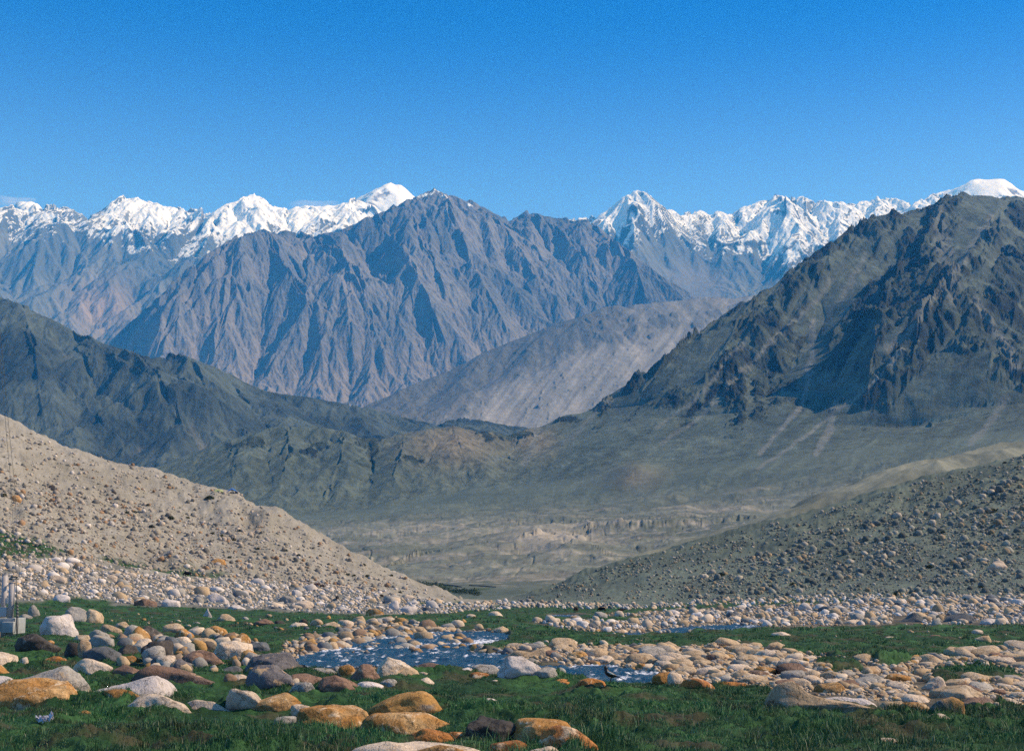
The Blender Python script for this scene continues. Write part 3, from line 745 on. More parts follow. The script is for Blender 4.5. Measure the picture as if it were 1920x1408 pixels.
def blur(A, r):
    k = np.exp(-0.5 * (np.arange(-3 * r, 3 * r + 1) / r) ** 2); k /= k.sum()
    n = 3 * r
    p = np.pad(A, ((n, n), (0, 0)), mode='edge'); A = sum(k[i] * p[i:i + A.shape[0]] for i in range(2 * n + 1))
    p = np.pad(A, ((0, 0), (n, n)), mode='edge'); return sum(k[i] * p[:, i:i + A.shape[1]] for i in range(2 * n + 1))
wb = blur(wat, 3)
sb = blur(stony, 3)
grassy = (1 - sstep(0.3, 0.6, sb)) * (1 - slope) + green
grassy = np.clip(grassy, 0, 1) * (wb < 0.25)
gb = blur(grassy, 2)
rel = fbm(GX / 1.5, GYY / 1.5, 4, 211, gain=0.55) * 0.20 + fbm(GX / 6.0, GYY / 6.0, 2, 215) * 0.22
lim = sstep(20, 26, GYY)
GZ = GZ + rel * (0.35 + 0.65 * gb) * (1 - slope) - 0.16 * sb * (1 - slope) - 0.62 * sstep(0.25, 0.8, wb)
# tussock hummocks with dark undercut hollows in the right foreground
hum = ridged(GX / 1.1, GYY / 0.9, 3, 219)
GZ = GZ + 0.24 * hum * gb * (GYY < 60) * sstep(-0.3, 0.3, fbm(GX / 5, GYY / 5, 2, 221)) + fbm(GX / 2.6, GYY / 3.2, 3, 222) * 0.16 * gb * (GYY < 110)
gxs, gys = grads(GX, GYY, BASEZ)
Eg = erosion(GX, GYY, gxs, gys, 38.0, 4, 1.1, 223, gain=0.5)
sl_on = sstep(0.12, 0.3, np.sqrt(gxs**2 + gys**2)) * slope * (GYY < 520)
GZ = GZ + Eg * sl_on * 1.2 + fbm(GX / 9, GYY / 9, 5, 225, gain=0.6) * 1.5 * sl_on + fbm(GX / 2.0, GYY / 2.0, 3, 227) * 0.3 * slope * (GYY < 520)
gpx, gpy = proj(GX, GYY, GZ)
# albedo
left = sstep(1000, 850, gpx)
n1 = sstep(-0.4, 0.4, fbm(GX / 25, GYY / 40, 5, 231))
n2 = sstep(-0.2, 0.5, fbm(GX / 4, GYY / 4, 4, 233))
tanc = mixc([0.2427, 0.2192, 0.1793], [0.2993, 0.2718, 0.2279], n1)
tanc = mixc(tanc, [0.20, 0.18, 0.13], n2 * 0.45)
gryc = mixc([0.0847, 0.1083, 0.0877], [0.1287, 0.1564, 0.1218], n1)
gryc = mixc(gryc, [0.09, 0.098, 0.085], n2 * 0.5)
slc = mixc(gryc, tanc, left)
gn = sstep(-0.3, 0.5, fbm(GX / 2.2, GYY / 2.2, 4, 235))
grc = mixc([0.014, 0.048, 0.016], [0.034, 0.092, 0.028], gn)
grc = mixc(grc, [0.055, 0.045, 0.026], sstep(0.1, 0.45, fbm(GX / 2.2, GYY / 2.2, 4, 237)) * 0.8)
stc = mixc([0.07, 0.06, 0.045], [0.17, 0.14, 0.10], n2)
apr = blur(in_poly(qx, qy, [(-380, 1062), (120, 1056), (300, 1084), (560, 1094), (760, 1122), (960, 1140), (640, 1155), (-380, 1135)]).astype(float), 3) * (GYY < 400)
slc = mixc(slc, [0.15, 0.145, 0.125], apr)
gcol = mixc(stc, slc, slope * 1.0)
gcol = mixc(gcol, grc, np.clip(gb, 0, 1))
gcol = mixc(gcol, [0.05, 0.05, 0.04], sstep(0.2, 0.6, wb))
mg = terrain_mat('meadow_ground', 0.35, 0.6, 0.45, detail=8.0)
gob = grid_obj('meadow', GX, GYY, GZ, mg, {'col': gcol})

PYmin = np.minimum.accumulate(gpy, axis=0)
def hit(px, py):
    """points on the ground seen at photo pixels: world coordinates and the grid row, column"""
    px = np.atleast_1d(np.asarray(px, float)); py = np.atleast_1d(np.asarray(py, float))
    c = np.clip(np.round((px - gc[0]) / (gc[1] - gc[0])).astype(int), 0, len(gc) - 1)
    r = np.empty(len(c), int)
    for cc in np.unique(c):
        m = c == cc
        col_ = PYmin[:, cc]
        r[m] = np.clip(np.searchsorted(-col_, -py[m]), 1, len(gY) - 1)
    Yh = gY[r]
    return (px - 960.0) / F * (Yh * CP + (GZ[r, c] - CAMZ) * SP), Yh, GZ[r, c], r, c

def gz(X, Y):
    X = np.asarray(X, float); Y = np.asarray(Y, float)
    fr = np.clip((np.log(np.maximum(Y, 13.01)) - math.log(13.0)) / (math.log(720.0) - math.log(13.0)) * (len(gY) - 1), 0, len(gY) - 1.001)
    z = np.zeros(np.shape(X))
    for _ in range(2):
        px = 960.0 + F * X / (Y * CP + (z - CAMZ) * SP)
        fc = np.clip((px - gc[0]) / (gc[1] - gc[0]), 0, len(gc) - 1.001)
        i = fr.astype(int); j = fc.astype(int); a = fr - i; b = fc - j
        z = (GZ[i, j] * (1 - a) * (1 - b) + GZ[i + 1, j] * a * (1 - b) + GZ[i, j + 1] * (1 - a) * b + GZ[i + 1, j + 1] * a * b)
    return z

# --- the stream
WZ = BASEZ - 0.24
wavy = ridged(GX / 0.9, GYY / 1.8, 4, 241) * 0.15 + fbm(GX / 0.35, GYY / 0.7, 2, 243) * 0.035
spot = sum(np.exp(-(((gpx - a) / ra) ** 2 + ((gpy - b) / rb) ** 2)) for a, b, ra, rb in ((805, 1193, 45, 6), (905, 1224, 45, 9), (610, 1236, 50, 7), (780, 1232, 30, 6), (1150, 1262, 90, 10), (1080, 1250, 50, 6), (700, 1212, 40, 4)))
foam = sstep(0.18, 0.5, spot * 0.75 - 0.14 + fbm(GX / 0.7, GYY / 1.6, 4, 245, gain=0.7) + 0.55 * ridged(GX / 4, GYY / 10, 2, 247) - 0.12)
wm = (wb > 0.12)
wm[:-1, :-1] &= True
mw, nw, bw = nodes_of('stream_water', 0.08, 0.28)
af = N(nw, 'ShaderNodeAttribute', attribute_name='foam')
mixn = N(nw, 'ShaderNodeMix', data_type='RGBA')
mixn.inputs[6].default_value = (0.006, 0.045, 0.085, 1); mixn.inputs[7].default_value = (0.85, 0.85, 0.9, 1)
nwx = N(nw, 'ShaderNodeTexNoise', Scale=3.0, Detail=5.0, Roughness=0.7)
gw = N(nw, 'ShaderNodeNewGeometry'); nw.links.new(gw.outputs['Position'], nwx.inputs['Vector'])
mm_ = N(nw, 'ShaderNodeMath', operation='MULTIPLY'); ms_ = N(nw, 'ShaderNodeMapRange')
ms_.inputs['From Min'].default_value = 0.40; ms_.inputs['From Max'].default_value = 0.50
nw.links.new(nwx.outputs['Fac'], ms_.inputs['Value']); nw.links.new(ms_.outputs[0], mm_.inputs[0]); nw.links.new(af.outputs['Fac'], mm_.inputs[1])
nw.links.new(mm_.outputs[0], mixn.inputs[0]); nw.links.new(mixn.outputs[2], bw.inputs['Base Color'])
mr2 = N(nw, 'ShaderNodeMapRange'); mr2.inputs['To Min'].default_value = 0.30; mr2.inputs['To Max'].default_value = 0.7
nw.links.new(mm_.outputs[0], mr2.inputs['Value']); nw.links.new(mr2.outputs[0], bw.inputs['Roughness'])
bpw = N(nw, 'ShaderNodeBump', Distance=0.22); nw.links.new(nwx.outputs['Fac'], bpw.inputs['Height']); nw.links.new(bpw.outputs[0], bw.inputs['Normal'])
grid_obj('water', GX, GYY, WZ + wavy, mw, {'foam': foam}, cmask=wm)
print('ground', round(time.time() - T0, 1))

# ================================================================== BOULDERS
def ico(sub):
    bm = bmesh.new(); bmesh.ops.create_icosphere(bm, subdivisions=sub, radius=1.0)
    v = np.array([q.co[:] for q in bm.verts]); f = np.array([[l.index for l in q.verts] for q in bm.faces]); bm.free()
    return v / np.linalg.norm(v, axis=1)[:, None], f
ICO = {k: ico(k) for k in (1, 2, 3, 4, 5)}

def rock_shape(seed, sub, kind='round', rough=1.0):
    """unit rock: x, y in -0.5..0.5, z from -0.75 (buried) to 1"""
    R_ = np.random.RandomState(seed)
    v, f = ICO[sub]
    ang = {'round': 0.6, 'smooth': 0.3, 'angular': 1.15, 'slab': 0.9}[kind]
    p = R_.uniform(2.1, 2.9) + ang * 1.2
    r = (np.abs(v) ** p).sum(1) ** (-1 / p)
    nb = int(6 + 9 * ang)
    for k in range(nb + (14 if sub > 2 else 4)):
        n = R_.normal(size=3); n /= np.linalg.norm(n)
        d = R_.uniform(0.66, 0.95) if ang > 0.5 else R_.uniform(0.76, 1.02)
        if k >= nb:
            j_ = np.argmax(v @ n); d = r[j_] * R_.uniform(0.93, 0.99)
        c = v @ n
        lim_ = np.where(c > 0.05, d / np.maximum(c, 0.05), 9)
        s_ = 0.015 + 0.03 * max(0, 1 - ang)
        h_ = np.clip(0.5 + 0.5 * (lim_ - r) / s_, 0, 1)
        r = lim_ * (1 - h_) + r * h_ - s_ * h_ * (1 - h_)
    w = 0
    for o in range(7 if sub > 3 else 5):
        fr = 1.5 * 1.9 ** o
        for q in range(4):
            d = R_.normal(size=3); d /= np.linalg.norm(d)
            w = w + math.pow(0.56, o) * np.sin((v @ d) * fr * 2.2 + R_.uniform(0, 6.28)) * 0.5
    r = r * (1 + 0.055 * w * rough * (1.5 if kind == 'angular' else 1.0))
    P = v * r[:, None]
    a = R_.uniform(0, 6.28); ca, sa = math.cos(a), math.sin(a)
    P = np.stack([P[:, 0] * ca - P[:, 1] * sa, P[:, 0] * sa + P[:, 1] * ca, P[:, 2]], 1)
    lo, hi = P.min(0), P.max(0)
    P = (P - (lo + hi) / 2) / (hi - lo)
    P[:, 2] = (P[:, 2] + 0.5) * 1.75 - 0.75
    return P, f

def boulder_mat(name, base, second, third=None, m2=0.5, scale=1.0, spk=0.25, blotch=None):
    m, n, b = nodes_of(name, 0.85, 0.25)
    g = N(n, 'ShaderNodeNewGeometry')
    oi = N(n, 'ShaderNodeObjectInfo')
    ad = N(n, 'ShaderNodeVectorMath', operation='ADD')
    mu = N(n, 'ShaderNodeVectorMath', operation='SCALE'); mu.inputs['Scale'].default_value = 1.0
    cx_ = N(n, 'ShaderNodeCombineXYZ')
    m10 = N(n, 'ShaderNodeMath', operation='MULTIPLY'); m10.inputs[1].default_value = 40.0
    n.links.new(oi.outputs['Random'], m10.inputs[0]); n.links.new(m10.outputs[0], cx_.inputs[2])
    n.links.new(g.outputs['Position'], ad.inputs[0]); n.links.new(cx_.outputs[0], ad.inputs[1])
    t1 = N(n, 'ShaderNodeTexNoise', Scale=0.9 / scale, Detail=7.0, Roughness=0.62, Distortion=0.6)
    t2 = N(n, 'ShaderNodeTexNoise', Scale=16.0 / scale, Detail=3.0, Roughness=0.7)
    t3 = N(n, 'ShaderNodeTexNoise', Scale=2.6 / scale, Detail=8.0, Roughness=0.68, Distortion=0.3)
    for t_ in (t1, t2, t3):
        n.links.new(ad.outputs[0], t_.inputs['Vector'])
    def ramp(src, a, b_):
        r = N(n, 'ShaderNodeMapRange'); r.inputs['From Min'].default_value = a; r.inputs['From Max'].default_value = b_
        n.links.new(src, r.inputs['Value']); return r.outputs[0]
    mx = N(n, 'ShaderNodeMix', data_type='RGBA')
    mx.inputs[6].default_value = (*base, 1); mx.inputs[7].default_value = (*second, 1)
    n.links.new(ramp(t1.outputs['Fac'], 0.62 - m2 * 0.25, 0.74 - m2 * 0.25), mx.inputs[0])
    out = mx.outputs[2]
    if third is not None:
        m3 = N(n, 'ShaderNodeMix', data_type='RGBA'); m3.inputs[7].default_value = (*third, 1)
        n.links.new(out, m3.inputs[6]); n.links.new(ramp(t3.outputs['Fac'], *(blotch or (0.58, 0.66))), m3.inputs[0]); out = m3.outputs[2]
    sc = N(n, 'ShaderNodeVectorMath', operation='SCALE')
    r_ = N(n, 'ShaderNodeMapRange'); r_.inputs['From Min'].default_value = 0.3; r_.inputs['From Max'].default_value = 0.7
    r_.inputs['To Min'].default_value = 1 - spk; r_.inputs['To Max'].default_value = 1 + spk
    n.links.new(t2.outputs['Fac'], r_.inputs['Value'])
    vr = N(n, 'ShaderNodeMapRange'); vr.inputs['To Min'].default_value = 0.85; vr.inputs['To Max'].default_value = 1.15
    n.links.new(oi.outputs['Random'], vr.inputs['Value'])
    pm = N(n, 'ShaderNodeMath', operation='MULTIPLY'); n.links.new(r_.outputs[0], pm.inputs[0]); n.links.new(vr.outputs[0], pm.inputs[1])
    n.links.new(out, sc.inputs[0]); n.links.new(pm.outputs[0], sc.inputs['Scale'])
    n.links.new(sc.outputs[0], b.inputs['Base Color'])
    vo = N(n, 'ShaderNodeTexVoronoi', Scale=1.1, feature='DISTANCE_TO_EDGE')
    wv = N(n, 'ShaderNodeVectorMath', operation='ADD'); n.links.new(ad.outputs[0], wv.inputs[0]); n.links.new(t3.outputs['Color'], wv.inputs[1])
    n.links.new(wv.outputs[0], vo.inputs['Vector'])
    crk = ramp(vo.outputs['Distance'], 0.0, 0.035)
    b0 = N(n, 'ShaderNodeBump', Strength=0.6, Distance=0.06); n.links.new(crk, b0.inputs['Height'])
    b1 = N(n, 'ShaderNodeBump', Strength=0.9, Distance=0.11 * scale); n.links.new(b0.outputs[0], b1.inputs['Normal']); n.links.new(t3.outputs['Fac'], b1.inputs['Height'])
    b2 = N(n, 'ShaderNodeBump', Strength=0.5, Distance=0.02); n.links.new(t2.outputs['Fac'], b2.inputs['Height']); n.links.new(b1.outputs[0], b2.inputs['Normal'])
    n.links.new(b2.outputs[0], b.inputs['Normal'])
    return m
BM = {
    'ochre': boulder_mat('ochre_granite', (0.36, 0.175, 0.050), (0.44, 0.27, 0.12), (0.60, 0.44, 0.28), 0.5, blotch=(0.53, 0.62), spk=0.38),
    'ochre_grey': boulder_mat('ochre_granite_grey_patch', (0.38, 0.20, 0.06), (0.15, 0.15, 0.14), (0.55, 0.38, 0.2), 0.3, blotch=(0.62, 0.67)),
    'orange': boulder_mat('rusty_orange_granite', (0.42, 0.17, 0.045), (0.33, 0.13, 0.045), (0.62, 0.44, 0.28), 0.5, blotch=(0.54, 0.62), spk=0.35),
    'cream': boulder_mat('cream_granite', (0.54, 0.42, 0.31), (0.46, 0.29, 0.15), (0.60, 0.50, 0.40), 0.25, spk=0.3),
    'white': boulder_mat('white_granite', (0.58, 0.50, 0.45), (0.50, 0.42, 0.36), (0.62, 0.55, 0.50), 0.4, spk=0.22),
    'tan': boulder_mat('tan_granite', (0.43, 0.305, 0.185), (0.50, 0.38, 0.26), (0.36, 0.22, 0.12), 0.5),
    'grey': boulder_mat('grey_granite', (0.30, 0.27, 0.235), (0.38, 0.34, 0.29), (0.36, 0.26, 0.16), 0.5, spk=0.3),
    'slate': boulder_mat('dark_slate_rock', (0.10, 0.105, 0.11), (0.15, 0.145, 0.145), (0.22, 0.19, 0.16), 0.5),
    'dark': boulder_mat('dark_brown_rock', (0.065, 0.055, 0.048), (0.11, 0.09, 0.07), (0.20, 0.17, 0.14), 0.4),
    'lichen': boulder_mat('lichen_spotted_rock', (0.155, 0.14, 0.14), (0.19, 0.16, 0.15), (0.55, 0.36, 0.20), 0.5, blotch=(0.545, 0.585)),
    'brown': boulder_mat('reddish_brown_rock', (0.21, 0.125, 0.085), (0.16, 0.11, 0.085), (0.46, 0.30, 0.19), 0.5, blotch=(0.58, 0.66)),
}
def poly_prof(pr, u):
    q = np.array(pr, float)
    return np.interp(u, q[:, 0], q[:, 1])

PR = {  # silhouettes across the width (0..1): height factor
    'd': None,
    'L': [(0, 0.95), (0.25, 1.08), (0.5, 0.95), (0.8, 0.72), (1, 0.55)],
    'R': [(0, 0.55), (0.25, 0.75), (0.5, 0.93), (0.75, 1.08), (1, 0.95)],
    'taper': [(0, 0.9), (0.12, 1.35), (0.25, 1.2), (0.4, 0.62), (0.6, 0.42), (0.8, 0.3), (1, 0.12)],
    'peak': [(0, 0.3), (0.35, 0.8), (0.5, 1.2), (0.65, 0.8), (1, 0.3)],
    'two': [(0, 0.7), (0.25, 1.0), (0.5, 0.72), (0.75, 1.0), (1, 0.7)],
    'sail': [(0, 0.9), (0.25, 1.25), (0.5, 1.15), (0.75, 0.8), (1, 0.4)],
}
# (x0, x1, top, bottom, shape kind, silhouette, material, depth factor, label)
HAND = [
 (87, 154, 1149, 1199, 'angular', 'd', 'white', 0.9, 'white angular block of granite with a shaded left face, beside the metal posts'),
 (65, 86, 1132, 1158, 'round', 'd', 'grey', 0.9, 'upright rounded grey stone in grass right of the metal posts'),
 (133, 176, 1136, 1171, 'slab', 'L', 'grey', 0.7, 'brownish grey slab sloping down to the right behind the white block'),
 (168, 203, 1140, 1172, 'angular', 'd', 'tan', 0.8, 'tan cracked lump at the right end of the brownish slab'),
 (50, 72, 1149, 1163, 'round', 'L', 'grey', 0.8, 'small grey stone between the posts and the white block'),
 (48, 126, 1184, 1226, 'slab', 'L', 'dark', 0.7, 'dark wedge of rock with a lit edge, in front of the white block'),
 (-10, 14, 1172, 1204, 'round', 'd', 'tan', 0.9, 'tan boulder cut by the left edge below the metal platform'),
 (3, 39, 1174, 1197, 'round', 'd', 'grey', 0.9, 'low grey mound of rock just below the metal platform'),
 (-12, 46, 1218, 1245, 'smooth', 'd', 'cream', 0.9, 'smooth peach boulder at the left edge above a streaky orange one'),
 (-14, 40, 1238, 1266, 'round', 'L', 'ochre', 0.8, 'streaky orange boulder at the left edge below a smooth peach one'),
 (-10, 50, 1261, 1284, 'smooth', 'd', 'white', 0.9, 'low white boulder at the left edge behind the big orange one'),
 (50, 182, 1243, 1304, 'round', 'd', 'grey', 0.8, 'large grey boulder with a crack, behind the big smooth orange boulder'),
 (4, 178, 1265, 1322, 'smooth', 'd', 'ochre', 0.6, 'largest smooth orange boulder at bottom left, rising from the grass'),
 (85, 148, 1225, 1246, 'round', 'd', 'orange', 0.7, 'low dark orange stone between the dark wedge and the cracked grey boulder'),
 (56, 70, 1227, 1239, 'round', 'd', 'cream', 0.9, 'small pale stone in the grass above the cracked grey boulder'),
 (136, 166, 1200, 1236, 'round', 'd', 'dark', 0.9, 'black boulder with a pale cap, leftmost of the dark boulders'),
 (148, 182, 1187, 1206, 'round', 'd', 'tan', 0.9, 'tan stone behind the black boulder with a pale cap'),
 (180, 226, 1187, 1216, 'round', 'd', 'grey', 0.9, 'mossy grey rounded boulder behind the blue grey wedge'),
 (160, 184, 1196, 1232, 'slab', 'd', 'tan', 0.8, 'narrow tan boulder leaning between the black one and the blue grey wedge'),
 (172, 243, 1208, 1245, 'slab', 'L', 'slate', 0.8, 'blue grey wedge of rock with a shaded left side'),
 (156, 224, 1229, 1260, 'smooth', 'L', 'cream', 0.7, 'peach stone in the grass in front of the blue grey wedge'),
 (222, 282, 1240, 1264, 'slab', 'd', 'brown', 0.7, 'flat rusty stone left of the long streaked slab'),
 (243, 284, 1224, 1245, 'round', 'd', 'ochre', 0.9, 'small olive and orange boulder right of the blue grey wedge'),
 (248, 302, 1193, 1228, 'angular', 'R', 'cream', 0.8, 'pale orange speckled slab with a raised right corner'),
 (232, 270, 1204, 1234, 'angular', 'd', 'dark', 0.9, 'black boulder in front of the pale orange speckled slab'),
 (282, 336, 1196, 1242, 'angular', 'd', 'dark', 0.9, 'tall black boulder, biggest of the dark ones at left'),
 (263, 322, 1171, 1203, 'slab', 'd', 'dark', 0.8, 'flat topped black rock at the edge of the upper grass band'),
 (203, 240, 1168, 1190, 'round', 'L', 'tan', 0.7, 'long tan stone sloping right in the upper grass band'),
 (224, 256, 1163, 1181, 'slab', 'R', 'tan', 0.7, 'flat tan stone with a raised right tip above the long tan one'),
 (248, 268, 1179, 1191, 'round', 'd', 'tan', 0.8, 'small brown stone touching the flat topped black rock'),
 (99, 116, 1197, 1210, 'round', 'd', 'ochre', 0.9, 'small rusty stone right of the dark wedge'),
 (180, 342, 1261, 1314, 'smooth', 'R', 'white', 0.7, 'huge pale boulder with smooth domed top at lower left'),
 (210, 300, 1285, 1318, 'round', 'd', 'ochre', 0.5, 'olive stained rock lobe at the foot of the huge pale boulder'),
 (250, 372, 1293, 1328, 'round', 'L', 'cream', 0.5, 'cream and orange rock in front of the huge pale boulder'),
 (140, 193, 1323, 1341, 'smooth', 'R', 'ochre', 0.7, 'small orange stone alone in the bottom left grass'),
 (45, 70, 1295, 1318, 'round', 'd', 'grey', 0.7, 'small grey stone at the foot of the largest orange boulder'),
 (268, 441, 1241, 1284, 'slab', 'L', 'brown', 0.5, 'long streaked reddish slab lying level behind the huge pale boulder'),
 (318, 368, 1223, 1246, 'round', 'd', 'brown', 0.8, 'brown boulder resting behind the long streaked slab'),
 (350, 442, 1214, 1250, 'round', 'L', 'brown', 0.6, 'elongated brown boulder sloping right behind the long slab'),
 (336, 371, 1190, 1217, 'smooth', 'd', 'cream', 0.9, 'pale domed boulder right of the tall black one'),
 (364, 413, 1192, 1213, 'smooth', 'd', 'tan', 0.8, 'tan arched boulder under the peaty bank'),
 (370, 411, 1198, 1224, 'angular', 'd', 'dark', 0.9, 'dark boulder with pale lichen on its right, below the tan arch'),
 (408, 482, 1197, 1243, 'angular', 'd', 'cream', 0.9, 'craggy pale rock with orange stains in the middle of the left boulders'),
 (473, 513, 1200, 1227, 'smooth', 'd', 'slate', 0.9, 'smooth blue grey dome right of the craggy pale rock'),
 (462, 491, 1213, 1238, 'round', 'd', 'ochre', 0.9, 'olive brown stone wedged right of the craggy pale rock'),
 (474, 584, 1219, 1264, 'angular', 'd', 'lichen', 0.8, 'wide rock crusted with orange lichen on top, near the stream'),
 (474, 561, 1240, 1296, 'round', 'd', 'lichen', 0.6, 'big dark grey boulder spotted with pale lichen'),
 (441, 476, 1258, 1280, 'angular', 'd', 'cream', 0.8, 'squarish cream block left of the lichen spotted boulder'),
 (418, 478, 1243, 1264, 'slab', 'd', 'slate', 0.7, 'flat blue grey rock behind the squarish cream block'),
 (552, 612, 1257, 1291, 'slab', 'd', 'brown', 0.8, 'reddish wedge with a rounded back right of the spotted boulder'),
 (554, 604, 1272, 1302, 'round', 'd', 'grey', 0.8, 'speckled grey boulder in front of the reddish wedge'),
 (437, 506, 1283, 1336, 'angular', 'L', 'cream', 0.7, 'triangular cream rock with a dark front, above the bottom grass'),
 (470, 571, 1291, 1338, 'smooth', 'R', 'ochre', 0.8, 'egg shaped ochre boulder leaning right, beside the triangular cream rock'),
 (528, 563, 1283, 1296, 'slab', 'R', 'cream', 0.7, 'thin cream stone peeking over the egg shaped ochre boulder'),
 (357, 453, 1304, 1336, 'smooth', 'L', 'cream', 0.4, 'long pale log shaped stone lying in the grass'),
 (556, 597, 1312, 1344, 'smooth', 'L', 'cream', 0.8, 'cream boulder between two ochre boulders'),
 (526, 567, 1333, 1360, 'round', 'd', 'grey', 0.9, 'small speckled round stone at the foot of the cream boulder'),
 (565, 706, 1313, 1374, 'round', 'd', 'ochre', 0.7, 'large speckled ochre boulder, leftmost of the bottom centre cluster'),
 (390, 405, 1138, 1161, 'angular', 'peak', 'white', 0.6, 'upright pointed pale stone standing in the upper grass'),
 (416, 450, 1149, 1168, 'round', 'L', 'tan', 0.7, 'tan wedge right of the upright pointed stone'),
 (484, 521, 1158, 1173, 'angular', 'd', 'brown', 0.8, 'brown broken stones at the left of the upper grass row'),
 (522, 542, 1161, 1171, 'slab', 'd', 'dark', 0.8, 'dark flat stone beside the brown broken ones'),
 (550, 581, 1165, 1176, 'smooth', 'd', 'cream', 0.8, 'low cream dome in the upper grass'),
 (567, 583, 1158, 1172, 'angular', 'd', 'dark', 0.9, 'small dark square stone behind the low cream dome'),
 (588, 611, 1158, 1173, 'angular', 'L', 'tan', 0.8, 'tan block right of the small dark square stone'),
 (608, 642, 1163, 1176, 'slab', 'R', 'tan', 0.8, 'flat tan stone right of the tan block'),
 (566, 591, 1185, 1194, 'smooth', 'd', 'cream', 0.6, 'thin cream stone lying alone above the stream'),
 (372, 386, 1163, 1170, 'round', 'd', 'grey', 0.8, 'tiny grey stone alone in the upper grass'),
 (585, 640, 1222, 1254, 'angular', 'R', 'lichen', 0.8, 'lichen patched rock with a raised right tip on the stream bank'),
 (575, 638, 1246, 1266, 'smooth', 'd', 'grey', 0.7, 'low grey green stone behind the reddish wedge'),
 (606, 672, 1259, 1294, 'round', 'd', 'brown', 0.8, 'red brown boulder with pale lichen spots left of the domed pale one'),
 (614, 670, 1271, 1297, 'slab', 'd', 'brown', 0.6, 'flat purple brown slab facing the camera, at the foot of the red brown boulder'),
 (665, 717, 1239, 1277, 'angular', 'd', 'brown', 0.9, 'angular maroon boulder with a black left side beside the stream'),
 (640, 670, 1240, 1270, 'round', 'd', 'ochre', 0.9, 'mossy ochre stone left of the angular maroon boulder'),
 (712, 784, 1227, 1268, 'angular', 'd', 'cream', 0.9, 'craggy cream rock at the stream edge'),
 (744, 790, 1243, 1268, 'round', 'd', 'tan', 0.8, 'tan rounded shoulder right of the craggy cream rock'),
 (786, 813, 1254, 1268, 'round', 'd', 'cream', 0.9, 'small cream stone right of the tan shoulder'),
 (690, 743, 1229, 1246, 'smooth', 'd', 'brown', 0.8, 'flat brown boulder half in the stream, left of the craggy cream rock'),
 (778, 843, 1237, 1262, 'round', 'd', 'brown', 0.8, 'purple brown boulder at the stream edge right of the craggy cream rock'),
 (670, 721, 1271, 1292, 'smooth', 'd', 'white', 0.9, 'domed pale stone below the angular maroon boulder'),
 (712, 760, 1266, 1292, 'round', 'd', 'grey', 0.9, 'speckled grey stone right of the domed pale one'),
 (778, 816, 1264, 1281, 'angular', 'R', 'cream', 0.8, 'rough pale stone above the big ochre boulder with a grey patch'),
 (755, 800, 1275, 1292, 'slab', 'd', 'orange', 0.8, 'orange wedge between the speckled grey stone and the rough pale one'),
 (697, 831, 1287, 1352, 'smooth', 'R', 'ochre_grey', 0.8, 'big ochre boulder with a grey patch on its right side'),
 (688, 842, 1325, 1386, 'round', 'd', 'ochre', 0.7, 'broad speckled ochre boulder in front of the one with a grey patch'),
 (760, 868, 1355, 1392, 'smooth', 'L', 'orange', 0.5, 'long smooth orange rock in front of the broad speckled boulder'),
 (838, 878, 1361, 1390, 'smooth', 'd', 'orange', 0.9, 'rounded dark orange knob at the right end of the long orange rock'),
 (650, 920, 1377, 1440, 'smooth', 'd', 'cream', 0.5, 'wide cream boulder cut by the bottom edge of the photo'),
 (715, 885, 1383, 1445, 'round', 'd', 'ochre', 0.4, 'olive ochre rock face at the bottom edge in front of the wide cream boulder'),
 (937, 1018, 1225, 1275, 'angular', 'sail', 'white', 0.7, 'tall speckled white boulder with a black left side by the stream'),
 (998, 1043, 1244, 1274, 'smooth', 'd', 'grey', 0.9, 'rounded grey green boulder touching the tall white one'),
 (885, 941, 1240, 1262, 'smooth', 'd', 'grey', 0.9, 'rounded grey stone left of the tall white boulder'),
 (884, 936, 1250, 1264, 'smooth', 'd', 'cream', 0.6, 'flat pale stone in front of the rounded grey one'),
 (878, 933, 1254, 1272, 'slab', 'd', 'orange', 0.7, 'rusty orange wedge left of the tall white boulder'),
 (919, 944, 1268, 1279, 'smooth', 'L', 'cream', 0.8, 'small cream stone at the foot of the rusty wedge'),
 (865, 887, 1246, 1258, 'smooth', 'd', 'white', 0.9, 'small pale round stone on the grassy stream bank'),
 (895, 932, 1301, 1316, 'angular', 'R', 'white', 0.7, 'white stone alone in the middle of the green grass'),
 (757, 788, 1197, 1219, 'angular', 'd', 'tan', 0.9, 'tan boulder standing in the middle of the stream'),
 (775, 852, 1210, 1227, 'slab', 'two', 'tan', 0.6, 'long tan rock in the stream right of the standing tan boulder'),
 (648, 713, 1192, 1208, 'smooth', 'd', 'cream', 0.7, 'long cream stone at the far side of the stream'),
 (644, 679, 1214, 1226, 'smooth', 'd', 'tan', 0.7, 'low tan stone in the stream at left'),
 (682, 701, 1214, 1224, 'smooth', 'd', 'tan', 0.8, 'small tan stone in the stream, right of the low one'),
 (684, 716, 1203, 1218, 'round', 'd', 'brown', 0.8, 'dark wet stone in the stream left of the standing tan boulder'),
 (638, 667, 1160, 1177, 'smooth', 'd', 'cream', 0.8, 'pinkish boulder at the left end of the far bank'),
 (682, 717, 1168, 1184, 'round', 'peak', 'grey', 0.8, 'grey pointed boulder on the far bank'),
 (772, 802, 1172, 1186, 'smooth', 'd', 'tan', 0.8, 'tan domed boulder on the far bank'),
 (808, 838, 1172, 1187, 'smooth', 'd', 'tan', 0.8, 'tan boulder left of the upright shards'),
 (829, 842, 1183, 1199, 'angular', 'R', 'dark', 0.6, 'small upright dark shard standing in the stream'),
 (853, 869, 1175, 1200, 'angular', 'L', 'grey', 0.6, 'tall upright grey shard leaning in the stream'),
 (921, 952, 1171, 1189, 'slab', 'd', 'tan', 0.8, 'layered tan boulder at the right end of the far bank'),
